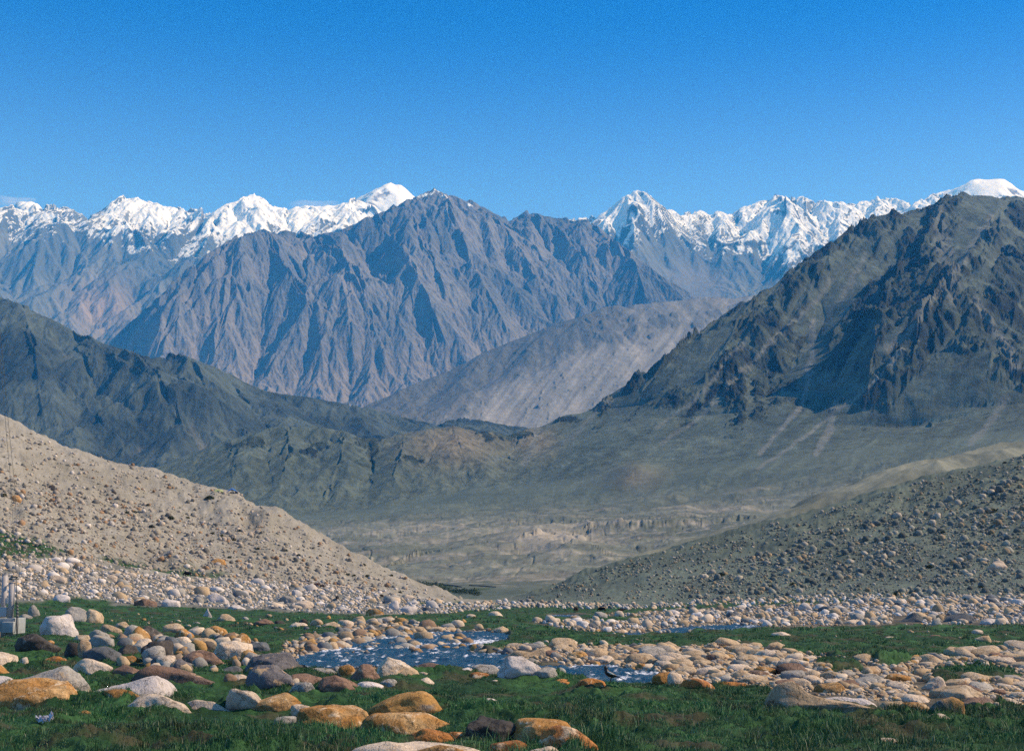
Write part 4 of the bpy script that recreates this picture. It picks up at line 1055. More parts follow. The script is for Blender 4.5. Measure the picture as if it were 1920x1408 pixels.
 (911, 931, 1192, 1201, 'smooth', 'd', 'cream', 0.8, 'cream stone in the water below the layered tan boulder'),
 (878, 984, 1334, 1398, 'angular', 'd', 'dark', 0.8, 'large black hollow boulder with a pale rim at bottom centre'),
 (875, 900, 1352, 1375, 'round', 'd', 'grey', 0.8, 'mossy grey stone at the left foot of the black boulder'),
 (962, 1072, 1337, 1398, 'smooth', 'd', 'ochre', 0.8, 'tall mustard boulder right of the black one at bottom centre'),
 (1014, 1112, 1350, 1398, 'smooth', 'L', 'orange', 0.6, 'golden rock tapering right in front of the tall mustard boulder'),
 (918, 992, 1376, 1418, 'smooth', 'd', 'orange', 0.8, 'smooth orange boulder at the bottom edge below the black one'),
 (988, 1046, 1387, 1420, 'smooth', 'd', 'cream', 0.9, 'cream boulder at the bottom edge below the mustard one'),
 (1030, 1079, 1267, 1287, 'angular', 'd', 'orange', 0.8, 'bright orange stone with white patches on the near stream bank'),
 (1081, 1131, 1265, 1287, 'smooth', 'd', 'orange', 0.8, 'orange stone with a pale middle beside the magpie'),
 (942, 1046, 1209, 1234, 'smooth', 'two', 'tan', 0.6, 'long tan slab on the far bank behind the tall white boulder'),
 (1110, 1147, 1224, 1246, 'angular', 'd', 'cream', 0.9, 'cream angular boulder overhanging the far stream edge'),
 (1184, 1216, 1238, 1259, 'angular', 'd', 'ochre', 0.9, 'brown block with a black left face at the far stream edge'),
 (1218, 1258, 1254, 1288, 'smooth', 'd', 'ochre', 0.8, 'pale topped boulder with an orange base, left of a twin'),
 (1246, 1273, 1254, 1289, 'smooth', 'd', 'cream', 0.9, 'narrow pale topped boulder, right one of the twins'),
 (1268, 1329, 1264, 1299, 'smooth', 'L', 'orange', 0.6, 'long rust orange boulder right of the pale topped twins'),
 (1172, 1197, 1201, 1217, 'round', 'peak', 'slate', 0.9, 'dark cone shaped stone at the top of the cobble bar'),
 (1197, 1208, 1208, 1218, 'round', 'd', 'tan', 0.8, 'small two coloured stone right of the dark cone'),
 (1285, 1343, 1244, 1268, 'slab', 'R', 'cream', 0.8, 'wide cream boulder at the left of the cobble bar'),
 (1336, 1398, 1271, 1290, 'slab', 'd', 'orange', 0.7, 'low orange speckled stone at the grass edge of the cobble bar'),
 (1338, 1378, 1299, 1309, 'slab', 'd', 'tan', 0.6, 'flat tan stone sunk in the grass below the cobble bar'),
 (1430, 1612, 1269, 1338, 'round', 'taper', 'tan', 0.35, 'long brown boulder, tall at left, tapering far to the right'),
 (1515, 1624, 1298, 1314, 'smooth', 'd', 'white', 0.4, 'long pale stone behind the tail of the tapering boulder'),
 (1515, 1569, 1272, 1302, 'smooth', 'd', 'ochre', 0.8, 'ochre domed boulder behind the tapering boulder'),
 (1440, 1473, 1181, 1195, 'round', 'd', 'cream', 0.8, 'cream boulder alone in the middle of the right hand meadow'),
 (1712, 1758, 1261, 1298, 'angular', 'R', 'cream', 0.9, 'angular cream boulder at the right of the cobble bar'),
 (1733, 1822, 1278, 1316, 'round', 'd', 'tan', 0.8, 'largest tan boulder of the right cobble bar, with a bright ridge'),
 (1726, 1785, 1298, 1332, 'round', 'd', 'ochre_grey', 0.9, 'dark olive and grey boulder in front of the largest tan one'),
 (1690, 1769, 1329, 1355, 'slab', 'R', 'cream', 0.6, 'pinkish flat boulder sunk in the right foreground grass'),
 (1785, 1862, 1299, 1328, 'round', 'd', 'brown', 0.8, 'brown boulder with a shaded left side at the right cobble edge'),
 (1670, 1724, 1307, 1333, 'smooth', 'd', 'ochre', 0.8, 'ochre boulder left of the dark olive one'),
 (1632, 1680, 1306, 1330, 'smooth', 'd', 'tan', 0.8, 'rounded tan boulder at the grass edge, left of the ochre one'),
 (1848, 1904, 1300, 1320, 'smooth', 'L', 'cream', 0.5, 'long cream stone near the right edge'),
 (1880, 1934, 1309, 1330, 'smooth', 'd', 'ochre', 0.8, 'orange boulder cut by the right edge'),
 (1750, 1812, 1266, 1290, 'smooth', 'd', 'tan', 0.7, 'tan boulder behind the largest tan one'),
 (1808, 1829, 1177, 1187, 'smooth', 'd', 'cream', 0.9, 'cream round stone in the grass near the right edge'),
 (1813, 1843, 1188, 1201, 'slab', 'd', 'tan', 0.8, 'tan flat topped stone in the grass, left of two small ones'),
 (1843, 1866, 1197, 1205, 'smooth', 'd', 'tan', 0.8, 'small tan stone right of the flat topped one in the grass'),
 (1648, 1666, 1190, 1198, 'slab', 'd', 'cream', 0.8, 'small cream stone alone in the right meadow'),
 (1728, 1750, 1187, 1194, 'slab', 'd', 'brown', 0.8, 'brown and white stone in the right meadow'),
 (1666, 1737, 1146, 1170, 'angular', 'peak', 'slate', 0.8, 'dark slate pyramid at the edge of the far stones'),
 (1758, 1814, 1147, 1168, 'angular', 'R', 'slate', 0.8, 'pointed blue grey slab right of the dark pyramid'),
 (1828, 1864, 1157, 1173, 'slab', 'L', 'white', 0.8, 'white wedge right of the pointed blue grey slab'),
 (1570, 1616, 1159, 1171, 'smooth', 'd', 'cream', 0.8, 'low cream boulder left of the dark pyramid'),
 (1624, 1664, 1371, 1389, 'smooth', 'd', 'cream', 0.8, 'small buff stone sunk in the bottom right grass'),
 (1845, 1878, 1051, 1073, 'angular', 'R', 'cream', 0.8, 'tan block, biggest rock high on the right scree slope'),
 (92, 106, 911, 924, 'angular', 'd', 'dark', 0.8, 'dark brown square faced rock high on the left slope'),
 (211, 219, 922, 931, 'angular', 'd', 'dark', 0.8, 'small dark square rock on the slope right of a bigger one'),
 (18, 42, 930, 944, 'round', 'd', 'ochre', 0.8, 'pale boulder with a rusty underside on the left slope'),
 (398, 428, 1047, 1061, 'slab', 'd', 'ochre', 0.8, 'orange streaked boulder at the foot of the left slope'),
 (306, 334, 1144 - 46, 1144 - 30, 'angular', 'R', 'cream', 0.8, 'cream boulder among grey stones on the left apron'),
 (96, 134, 1078, 1097, 'round', 'd', 'cream', 0.9, 'peach boulder among the stones above the white block'),
 (200, 228, 1078, 1095, 'angular', 'd', 'cream', 0.9, 'cream tilted boulder among the stones left of the grass strip'),
 (112, 142, 1113, 1133, 'angular', 'L', 'white', 0.9, 'white tilted stone above the brownish slab'),
 (268, 284, 1104, 1124, 'angular', 'd', 'grey', 0.8, 'upright grey stone in the left apron'),
 (310, 344, 1123, 1140, 'smooth', 'd', 'white', 0.9, 'white rounded boulder at the lower edge of the left apron'),
 (264, 304, 1121, 1140, 'angular', 'd', 'brown', 0.9, 'brown rough boulder left of the white rounded one'),
 (400, 436, 1110, 1133, 'angular', 'L', 'white', 0.9, 'tall pale boulder in the middle of the left apron'),
 (369, 389, 1113, 1132, 'angular', 'd', 'grey', 0.9, 'grey and tan stone left of the tall pale boulder'),
 (560, 592, 1124, 1142, 'smooth', 'd', 'cream', 0.9, 'pinkish boulder at the lower right of the left apron'),
 (528, 560, 1116, 1132, 'slab', 'd', 'grey', 0.9, 'dark grey slab left of the pinkish apron boulder'),
 (432, 468, 1131, 1143, 'angular', 'd', 'white', 0.9, 'white stone at the grass edge below the tall pale boulder'),
 (690, 722, 1139, 1154, 'round', 'L', 'ochre', 0.9, 'pale stone with an orange face at the far grass edge'),
 (732, 752, 1124, 1146, 'angular', 'R', 'white', 0.8, 'upright pale stone at the far grass edge'),
 (753, 783, 1134, 1150, 'smooth', 'd', 'white', 0.9, 'white rounded boulder with a small arch at the far grass edge'),
 (792, 818, 1136, 1148, 'slab', 'L', 'slate', 0.8, 'dark slanting slab right of the white arched boulder'),
 (876, 893, 1149, 1158, 'smooth', 'd', 'cream', 0.9, 'cream stone on the far grass, left one of a pair'),
 (916, 944, 1144, 1156, 'round', 'd', 'cream', 0.9, 'cream stone on the far grass, right one of a pair'),
 (1110, 1136, 1145, 1158, 'slab', 'd', 'grey', 0.8, 'grey slab in the far stones'),
 (1246, 1270, 1141, 1154, 'angular', 'd', 'white', 0.9, 'white block in the far stones right of the yaks'),
 (1048, 1075, 1157, 1165, 'smooth', 'd', 'cream', 0.8, 'cream flat stone left of the far stone bar'),
 (1216, 1226, 1145, 1158, 'angular', 'R', 'tan', 0.7, 'upright hooked tan stone in the far stones'),
 (1148, 1174, 1177, 1187, 'smooth', 'd', 'cream', 0.8, 'cream stone at the near edge of the far stone bar'),
 (1332, 1372, 1143, 1148, 'smooth', 'd', 'cream', 0.8, 'thin cream slab on the far green strip'),
]
boulders = []                                            # (px, py, screen area, object)
def place_rock(x0, x1, top, bot, kind, sil, mat, dfac, label, seed, sub=4, group=None):
    cx = (x0 + x1) / 2
    X0, Y0, Z0, _, _ = hit([cx], [bot - (bot - top) * 0.12])
    X0, Y0, Z0 = float(X0[0]), float(Y0[0]), float(Z0[0])
    s = Y0 / F
    w = (x1 - x0) * s
    d = w * dfac
    yc = Y0 + d * 0.40
    s2 = yc / F
    w = (x1 - x0) * s2 * 1.10
    xc = (cx - 960.0) * s2 * 1.0
    zt = CAMZ + (1085.0 - top) / F * yc                  # height that reaches the top row
    zb = min(float(gz(np.array([xc]), np.array([yc]))[0]), Z0 + 0.3 * w)
    h = max(zt - zb, 0.25 * (bot - top) * s2, 0.34 * w * (0.6 if sil == 'taper' else 1.0), 0.06)
    zb = zt - h
    P, f = rock_shape(seed, sub, kind)
    if PR[sil] is not None:
        k = poly_prof(PR[sil], P[:, 0] + 0.5)
        P[:, 2] *= np.where(P[:, 2] > 0, k, 1)
        P[:, 2] /= max(P[:, 2].max(), 1e-3)
    co = P * np.array([w, d, h])
    me = mesh_from('boulder', co, tris=f)
    me.shade_smooth()
    me.materials.append(BM[mat])
    o = bpy.data.objects.new('boulder', me)
    C.objects.link(o)
    o.location = (xc, yc, zb)
    o['label'] = label; o['category'] = 'boulder'; o['group'] = group or 'boulders along the stream and in the meadow'
    boulders.append(((x0 + x1) / 2, bot, (x1 - x0) * (bot - top), o))
    return o
for k, r in enumerate(HAND):
    place_rock(*r, seed=500 + k, sub=5 if (r[1] - r[0]) > 90 else (4 if (r[1] - r[0]) > 30 else 3))
print('hand boulders', len(HAND), round(time.time() - T0, 1))

# --- smaller stones, scattered in the same places as in the photo
RS = np.random.RandomState(7)
def scatter(poly, n, wmin, wmax, pw=2.0, avoid=None):
    """photo-pixel samples in a polygon; sizes are photo pixels across"""
    xs = [p[0] for p in poly]; ys = [p[1] for p in poly]
    out = []
    while len(out) < n:
        x = RS.uniform(min(xs), max(xs), n * 2); y = RS.uniform(min(ys), max(ys), n * 2)
        m = in_poly(x, y, poly)
        if avoid:
            for a in avoid:
                m &= ~in_poly(x, y, a)
        out += list(zip(x[m], y[m]))
    out = np.array(out[:n])
    w = wmin * (wmax / wmin) ** (RS.rand(n) ** pw)
    return out[:, 0], out[:, 1], w
HB = np.array([[(r[0] + r[1]) / 2, r[3], (r[1] - r[0]) / 2, (r[3] - r[2])] for r in HAND], float)
def clear_of_hand(x, y, w):
    ok = np.ones(len(x), bool)
    for (a, b, rw, rh) in HB:
        if rw < 8:
            continue
        ok &= ~((np.abs(x - a) < rw * 0.75) & (y > b - rh * (0.35 if rw > 80 and b < 1345 and a > 1400 else 0.6)) & (y < b + w * 0.1))
    return ok
river = []
inW = lambda x, y: sum(in_poly(x, y, P_) for P_ in WAT) > 0
def add(area, poly, n, a, b, pw, flat, pal, avoid=None, wet=0.0):
    x, y, w = scatter(poly, n, a, b, pw, avoid)
    ok = clear_of_hand(x, y, w)
    if wet is not None:
        ok &= ~(inW(x, y) & (RS.rand(len(x)) > wet))
    for i in np.where(ok)[0]:
        river.append((x[i], y[i], w[i], flat, pal, area))
BAR = [(960, 1212), (1100, 1210), (1250, 1214), (1420, 1214), (1560, 1236), (1680, 1250), (1740, 1240), (1850, 1222), (2000, 1214), (2000, 1330), (1900, 1322), (1740, 1330), (1640, 1318), (1560, 1306), (1440, 1290), (1400, 1282), (1300, 1284), (1230, 1272), (1200, 1256), (1140, 1243), (1060, 1238), (960, 1226)]
add('bar', BAR, 620, 16, 60, 1.6, 0.30, 'bar', ISL, 0.25)
add('bar', BAR, 1500, 7, 18, 1.0, 0.45, 'bar', ISL, 0.1)
FARB = [(1000, 1165), (1090, 1160), (1250, 1147), (1400, 1138), (1600, 1130), (1930, 1124), (1930, 1171), (1700, 1171), (1500, 1173), (1300, 1179), (1250, 1187), (1150, 1187), (1060, 1180)]
add('bar', BAR, 2200, 3.5, 8, 1.0, 0.5, 'bar', ISL, 0.0)
add('far', FARB, 900, 7, 26, 1.8, 0.5, 'far', [ISL[2]], 0.5)
add('far', FARB, 1400, 4, 9, 1.0, 0.6, 'far', [ISL[2]], 0.3)
BANK = [(640, 1168), (720, 1163), (800, 1170), (870, 1178), (940, 1180), (900, 1186), (800, 1188), (700, 1196), (650, 1200)]
add('bank', BANK, 110, 10, 34, 1.4, 0.4, 'bar', None, 0.6)
add('bank', C5, 300, 8, 26, 1.5, 0.45, 'bank', None, 0.16)
add('left', [(130, 1198), (330, 1184), (480, 1202), (560, 1280), (440, 1280), (200, 1252)], 330, 14, 46, 1.2, 0.55, 'bank')
add('left', [(580, 1196), (660, 1190), (640, 1215), (560, 1215)], 24, 14, 30, 1.3, 0.4, 'bank', None, 0.5)
APR = [(0, 1050), (120, 1048), (200, 1066), (300, 1080), (430, 1088), (560, 1090), (660, 1100), (760, 1118), (860, 1132), (960, 1140), (880, 1148), (760, 1152), (640, 1150), (430, 1139), (300, 1134), (200, 1132), (60, 1126), (0, 1126)]
add('apron', APR, 520, 8, 30, 2.6, 0.42, 'apron', [GREEN[2]], None)
add('apron', APR, 5200, 3, 9, 1.3, 0.5, 'apron', [GREEN[2]], None)
add('far', [(860, 1131), (1000, 1129), (1200, 1135), (1300, 1130), (1300, 1138), (1200, 1143), (1000, 1140), (860, 1138)], 420, 4, 12, 1.5, 0.6, 'far')
add('far', [(1300, 1126), (1600, 1116), (1920, 1118), (1920, 1130), (1600, 1128), (1300, 1136)], 600, 4, 12, 1.5, 0.6, 'far')
add('bank', [(560, 1200), (760, 1196), (860, 1206), (900, 1232), (760, 1240), (560, 1222)], 150, 12, 38, 1.3, 0.42, 'bank', None, 1.0)
add('bank', WAT[0], 75, 9, 34, 1.5, 0.42, 'bank', None, 1.0)
add('grass', [(160, 1150), (900, 1158), (960, 1165), (560, 1190), (250, 1178)], 40, 5, 13, 1.5, 0.45, 'bank', None, 0)
add('grass', [(980, 1190), (1900, 1180), (1900, 1206), (1560, 1222), (1000, 1205)], 16, 5, 14, 1.5, 0.45, 'bar')
xs_ = RS.uniform(450, 1930, 60000); ys_ = RS.uniform(1120, 1345, 60000)
_, Yq, _, rq, cq = hit(xs_, ys_)
okq = (sb[rq, cq] > 0.4) & (wb[rq, cq] < 0.3) & ~(slope[rq, cq]) & clear_of_hand(xs_, ys_, xs_ * 0 + 6)
for i in np.where(okq)[0][:5200]:
    river.append((xs_[i], ys_[i], float(np.clip(RS.lognormal(math.log(6.5), 0.45), 3, 15)) * (0.55 if ys_[i] < 1180 else 1.0), 0.48, 'bar' if xs_[i] > 950 else 'bank', 'pebble'))
river = sorted(river, key=lambda q: -q[2] * q[2] * (1.0 if q[5] != 'far' else 0.9))
def wl(X, Y, H):
    z = gz(X, Y)
    lv = mead(np.asarray(Y, float)) - 0.26 - 0.15 * H
    return np.where((np.asarray(Y) < 200) & (z < lv), lv, z)

PALS = {
    'bar': (['tan'] * 8 + ['cream'] * 5 + ['grey'] * 2 + ['ochre'] * 1 + ['brown'] * 1),
    'far': (['cream'] * 5 + ['white'] * 4 + ['tan'] * 4 + ['grey'] * 3 + ['slate'] * 1),
    'bank': (['tan'] * 4 + ['grey'] * 4 + ['cream'] * 3 + ['ochre'] * 3 + ['brown'] * 3 + ['lichen'] * 2 + ['slate'] * 2),
    'apron': (['white'] * 6 + ['cream'] * 5 + ['grey'] * 5 + ['tan'] * 3 + ['slate'] * 1),
}
CN = {'tan': 'tan', 'cream': 'cream', 'grey': 'grey', 'ochre': 'ochre', 'brown': 'brown', 'white': 'whitish', 'slate': 'dark slate', 'lichen': 'lichen spotted'}
LIN = {'tan': (0.43, 0.31, 0.19), 'cream': (0.53, 0.42, 0.31), 'grey': (0.30, 0.275, 0.24), 'ochre': (0.42, 0.24, 0.09), 'brown': (0.26, 0.17, 0.11), 'white': (0.60, 0.53, 0.47), 'slate': (0.13, 0.135, 0.14), 'lichen': (0.30, 0.22, 0.15)}
NIND = max(0, 296 - len(HAND))
protos = []
for k in range(22):
    kd = ['smooth', 'round', 'slab', 'slab', 'round', 'angular'][k % 6]
    P, f = rock_shape(900 + k, 3, kd)
    me = mesh_from('boulder', P, tris=f); me.shade_smooth()
    protos.append((me, kd))
protocache = {}
side_count = {}
rx_ = np.array([q[0] for q in river]); ry_ = np.array([q[1] for q in river]); rw_ = np.array([q[2] for q in river])
HX_, HY_, HZ_, _, _ = hit(rx_, ry_)
hand_lab = {}
short = lambda s: s
slope_ = None
LM = [(r, n) for r, n in [((1430, 1612, 1338), 'the long tapering boulder'), ((1712, 1758, 1298), 'the angular cream boulder'), ((1733, 1822, 1316), 'the largest tan boulder'), ((1285, 1343, 1268), 'the wide cream boulder'),
      ((1515, 1569, 1302), 'the ochre domed boulder'), ((1218, 1273, 1288), 'the pale topped twin boulders'), ((1110, 1147, 1246), 'the overhanging cream boulder'), ((1172, 1197, 1217), 'the dark cone shaped stone'), ((942, 1046, 1234), 'the long tan slab'),
      ((937, 1018, 1275), 'the tall white boulder'), ((853, 869, 1200), 'the tall upright grey shard'), ((757, 788, 1219), 'the tan boulder standing midstream'), ((712, 784, 1268), 'the craggy cream rock at the stream'), ((474, 561, 1296), 'the lichen spotted boulder'),
      ((408, 482, 1243), 'the craggy pale rock'), ((282, 336, 1242), 'the tall black boulder'), ((172, 243, 1245), 'the blue grey wedge'), ((87, 154, 1199), 'the white angular block'), ((310, 344, 1140), 'the white rounded apron boulder'), ((400, 436, 1133), 'the tall pale apron boulder'),
      ((560, 592, 1142), 'the pinkish apron boulder'), ((753, 783, 1150), 'the white arched boulder'), ((1666, 1737, 1170), 'the dark slate pyramid'), ((1828, 1864, 1173), 'the white wedge'), ((1246, 1270, 1154), 'the white block in the far stones'), ((96, 134, 1097), 'the peach apron boulder'), ((200, 228, 1095), 'the tilted cream apron boulder'),
      ((1880, 1934, 1330), 'the orange boulder at the right edge'), ((1440, 1473, 1195), 'the lone meadow boulder'), ((1570, 1616, 1171), 'the low cream boulder'), ((690, 722, 1154), 'the orange faced far stone'), ((1148, 1174, 1187), 'the cream bar edge stone')]]
ORD = ['nearest', 'second', 'third', 'fourth', 'fifth', 'sixth', 'seventh', 'eighth', 'ninth', 'tenth', 'eleventh', 'twelfth', 'thirteenth', 'fourteenth', 'fifteenth', 'sixteenth', 'seventeenth', 'eighteenth', 'nineteenth', 'twentieth']
pend = []
rest = []
for i, (x, y, w, flat, pal, area) in enumerate(river):
    mt = PALS[pal][RS.randint(len(PALS[pal]))]
    if len(pend) < NIND and 0 < x < 1920 and not (area == 'apron' and w < 14):
        pend.append((i, mt))
    else:
        rest.append((i, mt))
lab = {}
for (i, mt) in pend:
    x, y = river[i][0], river[i][1]
    best = min(LM, key=lambda q: math.hypot(max(q[0][0] - x, 0, x - q[0][1]), (y - q[0][2]) * 3.0))
    cxm = (best[0][0] + best[0][1]) / 2; dx = x - cxm; dy = (y - best[0][2]) * 3.0
    side = ('right of' if dx > 0 else 'left of') if abs(dx) - (best[0][1] - best[0][0]) / 2 > abs(dy) * 0.6 else ('in front of' if dy > 0 else 'behind')
    lab.setdefault((mt, side, best[1]), []).append((math.hypot(dx, dy), i))
text = {}
for (mt, side, nm), L in lab.items():
    L.sort()
    for k, (_, i) in enumerate(L):
        text[i] = '%s%s stone %s %s' % (('' if len(L) == 1 else ORD[min(k, 19)] + ' '), CN[mt], side, nm)
for (i, mt) in pend:
    x, y, w, flat, pal, area = river[i]
    me, kd = protos[RS.randint(len(protos))]
    key = (me.name, mt)
    if key not in protocache:
        m2 = me.copy(); m2.materials.append(BM[mt]); protocache[key] = m2
    s = HY_[i] / F
    W_ = w * s
    H_ = W_ * flat * RS.uniform(0.7, 1.25)
    o = bpy.data.objects.new('boulder', protocache[key]); C.objects.link(o)
    o.scale = (W_, W_ * RS.uniform(0.6, 0.95), H_)
    o.rotation_euler = (rad(RS.uniform(-8, 8)), rad(RS.uniform(-9, 9)), rad(RS.uniform(-25, 25)))
    o.location = (HX_[i], HY_[i] + W_ * 0.3, float(wl(HX_[i:i+1], HY_[i:i+1] + W_ * 0.3, H_)[0]) - 0.04 * H_)
    o['label'] = text[i]; o['category'] = 'boulder'; o['group'] = 'boulders along the stream and in the meadow'

def bake(name, idx, X, Y, Z, Wd, flat, cols_, sub, kinds, seed, mat, tilt=12, sink=0.05):
    """many stones as one mesh"""
    R_ = np.random.RandomState(seed)
    n = len(X)
    pr = [rock_shape(seed * 10 + k, sub, kinds[k % len(kinds)])[0] for k in range(8)]
    f = ICO[sub][1]; nv = len(pr[0])
    pick = R_.randint(0, 8, n)
    P = np.array(pr)[pick]                                # n, nv, 3
    sc_ = np.stack([Wd, Wd * R_.uniform(0.6, 0.95, n), Wd * flat * R_.uniform(0.65, 1.3, n)], 1)
    P = P * sc_[:, None, :]
    a = R_.uniform(-0.6, 0.6, n); tx = np.radians(R_.uniform(-tilt, tilt, n)); ty = np.radians(R_.uniform(-tilt, tilt, n))
    c, s = np.cos(ty)[:, None], np.sin(ty)[:, None]
    x = P[..., 0] * c + P[..., 2] * s; z = -P[..., 0] * s + P[..., 2] * c; y = P[..., 1]
    c, s = np.cos(tx)[:, None], np.sin(tx)[:, None]
    y, z = y * c - z * s, y * s + z * c
    c, s = np.cos(a)[:, None], np.sin(a)[:, None]
    x, y = x * c - y * s, x * s + y * c
    co = np.stack([x + X[:, None], y + Y[:, None], z + (Z - sink * Wd * flat)[:, None]], -1).reshape(-1, 3)
    ff = (f[None] + (np.arange(n) * nv)[:, None, None]).reshape(-1, 3)
    me = mesh_from(name, co, tris=ff)
    me.shade_smooth()
    at = me.attributes.new('col', 'FLOAT_COLOR', 'POINT')
    cc = np.ones((n, nv, 4), np.float32); cc[..., :3] = cols_[:, None, :]
    at.data.foreach_set('color', cc.ravel())
    me.materials.append(mat)
    o = bpy.data.objects.new(name, me); C.objects.link(o); o['kind'] = 'stuff'
    return o
mcob = terrain_mat('cobble_stone', 0.12, 0.5, 0.28, detail=5.0)
ri = np.array([q[0] for q in rest]); rc = np.array([LIN[q[1]] for q in rest]) * RS.uniform(0.75, 1.15, (len(rest), 1))
Wd = rw_[ri] * HY_[ri] / F
fl = np.array([river[i][3] for i in ri])
yy = HY_[ri] + Wd * 0.3
bake('cobbles', ri, HX_[ri], yy, wl(HX_[ri], yy, Wd * fl), Wd, fl, rc, 2, ['round', 'angular', 'slab', 'angular', 'round'], 31, mcob, tilt=16)
print('stones', len(pend), len(rest), round(time.time() - T0, 1))

# --- loose rubble on both slopes
LS = [(-60, 800), (60, 812), (130, 848), (250, 872), (360, 908), (455, 928), (475, 950), (520, 953), (560, 988), (640, 1032), (720, 1072), (800, 1106), (860, 1126), (760, 1122), (640, 1104), (520, 1092), (400, 1084), (250, 1070), (120, 1050), (-60, 1050)]
RSL = [(960, 1130), (1040, 1100), (1120, 1072), (1200, 1047), (1290, 1024), (1430, 988), (1560, 956), (1740, 902), (1980, 840), (1980, 1120), (1700, 1120), (1500, 1120), (1300, 1128), (1150, 1134)]
def rubble(poly, n, a, b, pw, cols_, seed, clump=0.0):
    x, y, w = scatter(poly, n, a, b, pw)
    if clump:
        k = fbm(x / 70, y / 30, 4, seed + 400) + fbm(x / 18, y / 9, 3, seed + 401) * 0.7
        keep = RS.rand(n) < sstep(-0.45, 0.35, k) * clump + (1 - clump)
        x, y, w = x[keep], y[keep], w[keep]
    X_, Y_, Z_, r_, c_ = hit(x, y)
    ok = (Y_ > 150) & (Y_ < 520)
    X_, Y_, w = X_[ok], Y_[ok], w[ok]
    ci_ = RS.randint(0, len(cols_), len(X_))
    cc = np.array(cols_)[ci_] * RS.uniform(0.75, 1.15, (len(X_), 1))
    return X_, Y_, gz(X_, Y_), w * Y_ / F, cc
LC = [(0.40, 0.33, 0.26), (0.36, 0.30, 0.23), (0.52, 0.45, 0.38), (0.30, 0.26, 0.21), (0.32, 0.27, 0.20), (0.42, 0.34, 0.26), (0.33, 0.20, 0.11), (0.17, 0.155, 0.13), (0.24, 0.21, 0.17)]
RC = [(0.17, 0.18, 0.155), (0.12, 0.13, 0.115), (0.20, 0.20, 0.17), (0.27, 0.26, 0.21), (0.38, 0.33, 0.26), (0.09, 0.10, 0.09), (0.13, 0.135, 0.12), (0.28, 0.21, 0.13)]
parts_ = [rubble(LS, 6500, 2, 9, 3.2, LC, 1, 0.75), rubble([(-60, 900), (60, 905), (250, 945), (450, 985), (620, 1060), (800, 1115), (640, 1104), (400, 1084), (120, 1050), (-60, 1050)], 4600, 2.5, 14, 3.4, LC, 2, 0.7),
          rubble(RSL, 17000, 1.8, 8, 3.0, RC, 3, 0.9), rubble([(1250, 1126), (1350, 1060), (1500, 1020), (1700, 960), (1980, 880), (1980, 1122), (1600, 1118)], 8000, 2.5, 17, 4.5, RC, 4, 0.85)]
cat_ = [np.concatenate([p[k] for p in parts_]) for k in range(5)]
mrub = terrain_mat('rubble_stone', 0.6, 0.4, 0.25, detail=4.0)
bake('scree', None, cat_[0], cat_[1], cat_[2], cat_[3], 0.62, cat_[4], 1, ['angular', 'round', 'angular', 'slab'], 47, mrub, tilt=25)
print('scree', len(cat_[0]), round(time.time() - T0, 1))

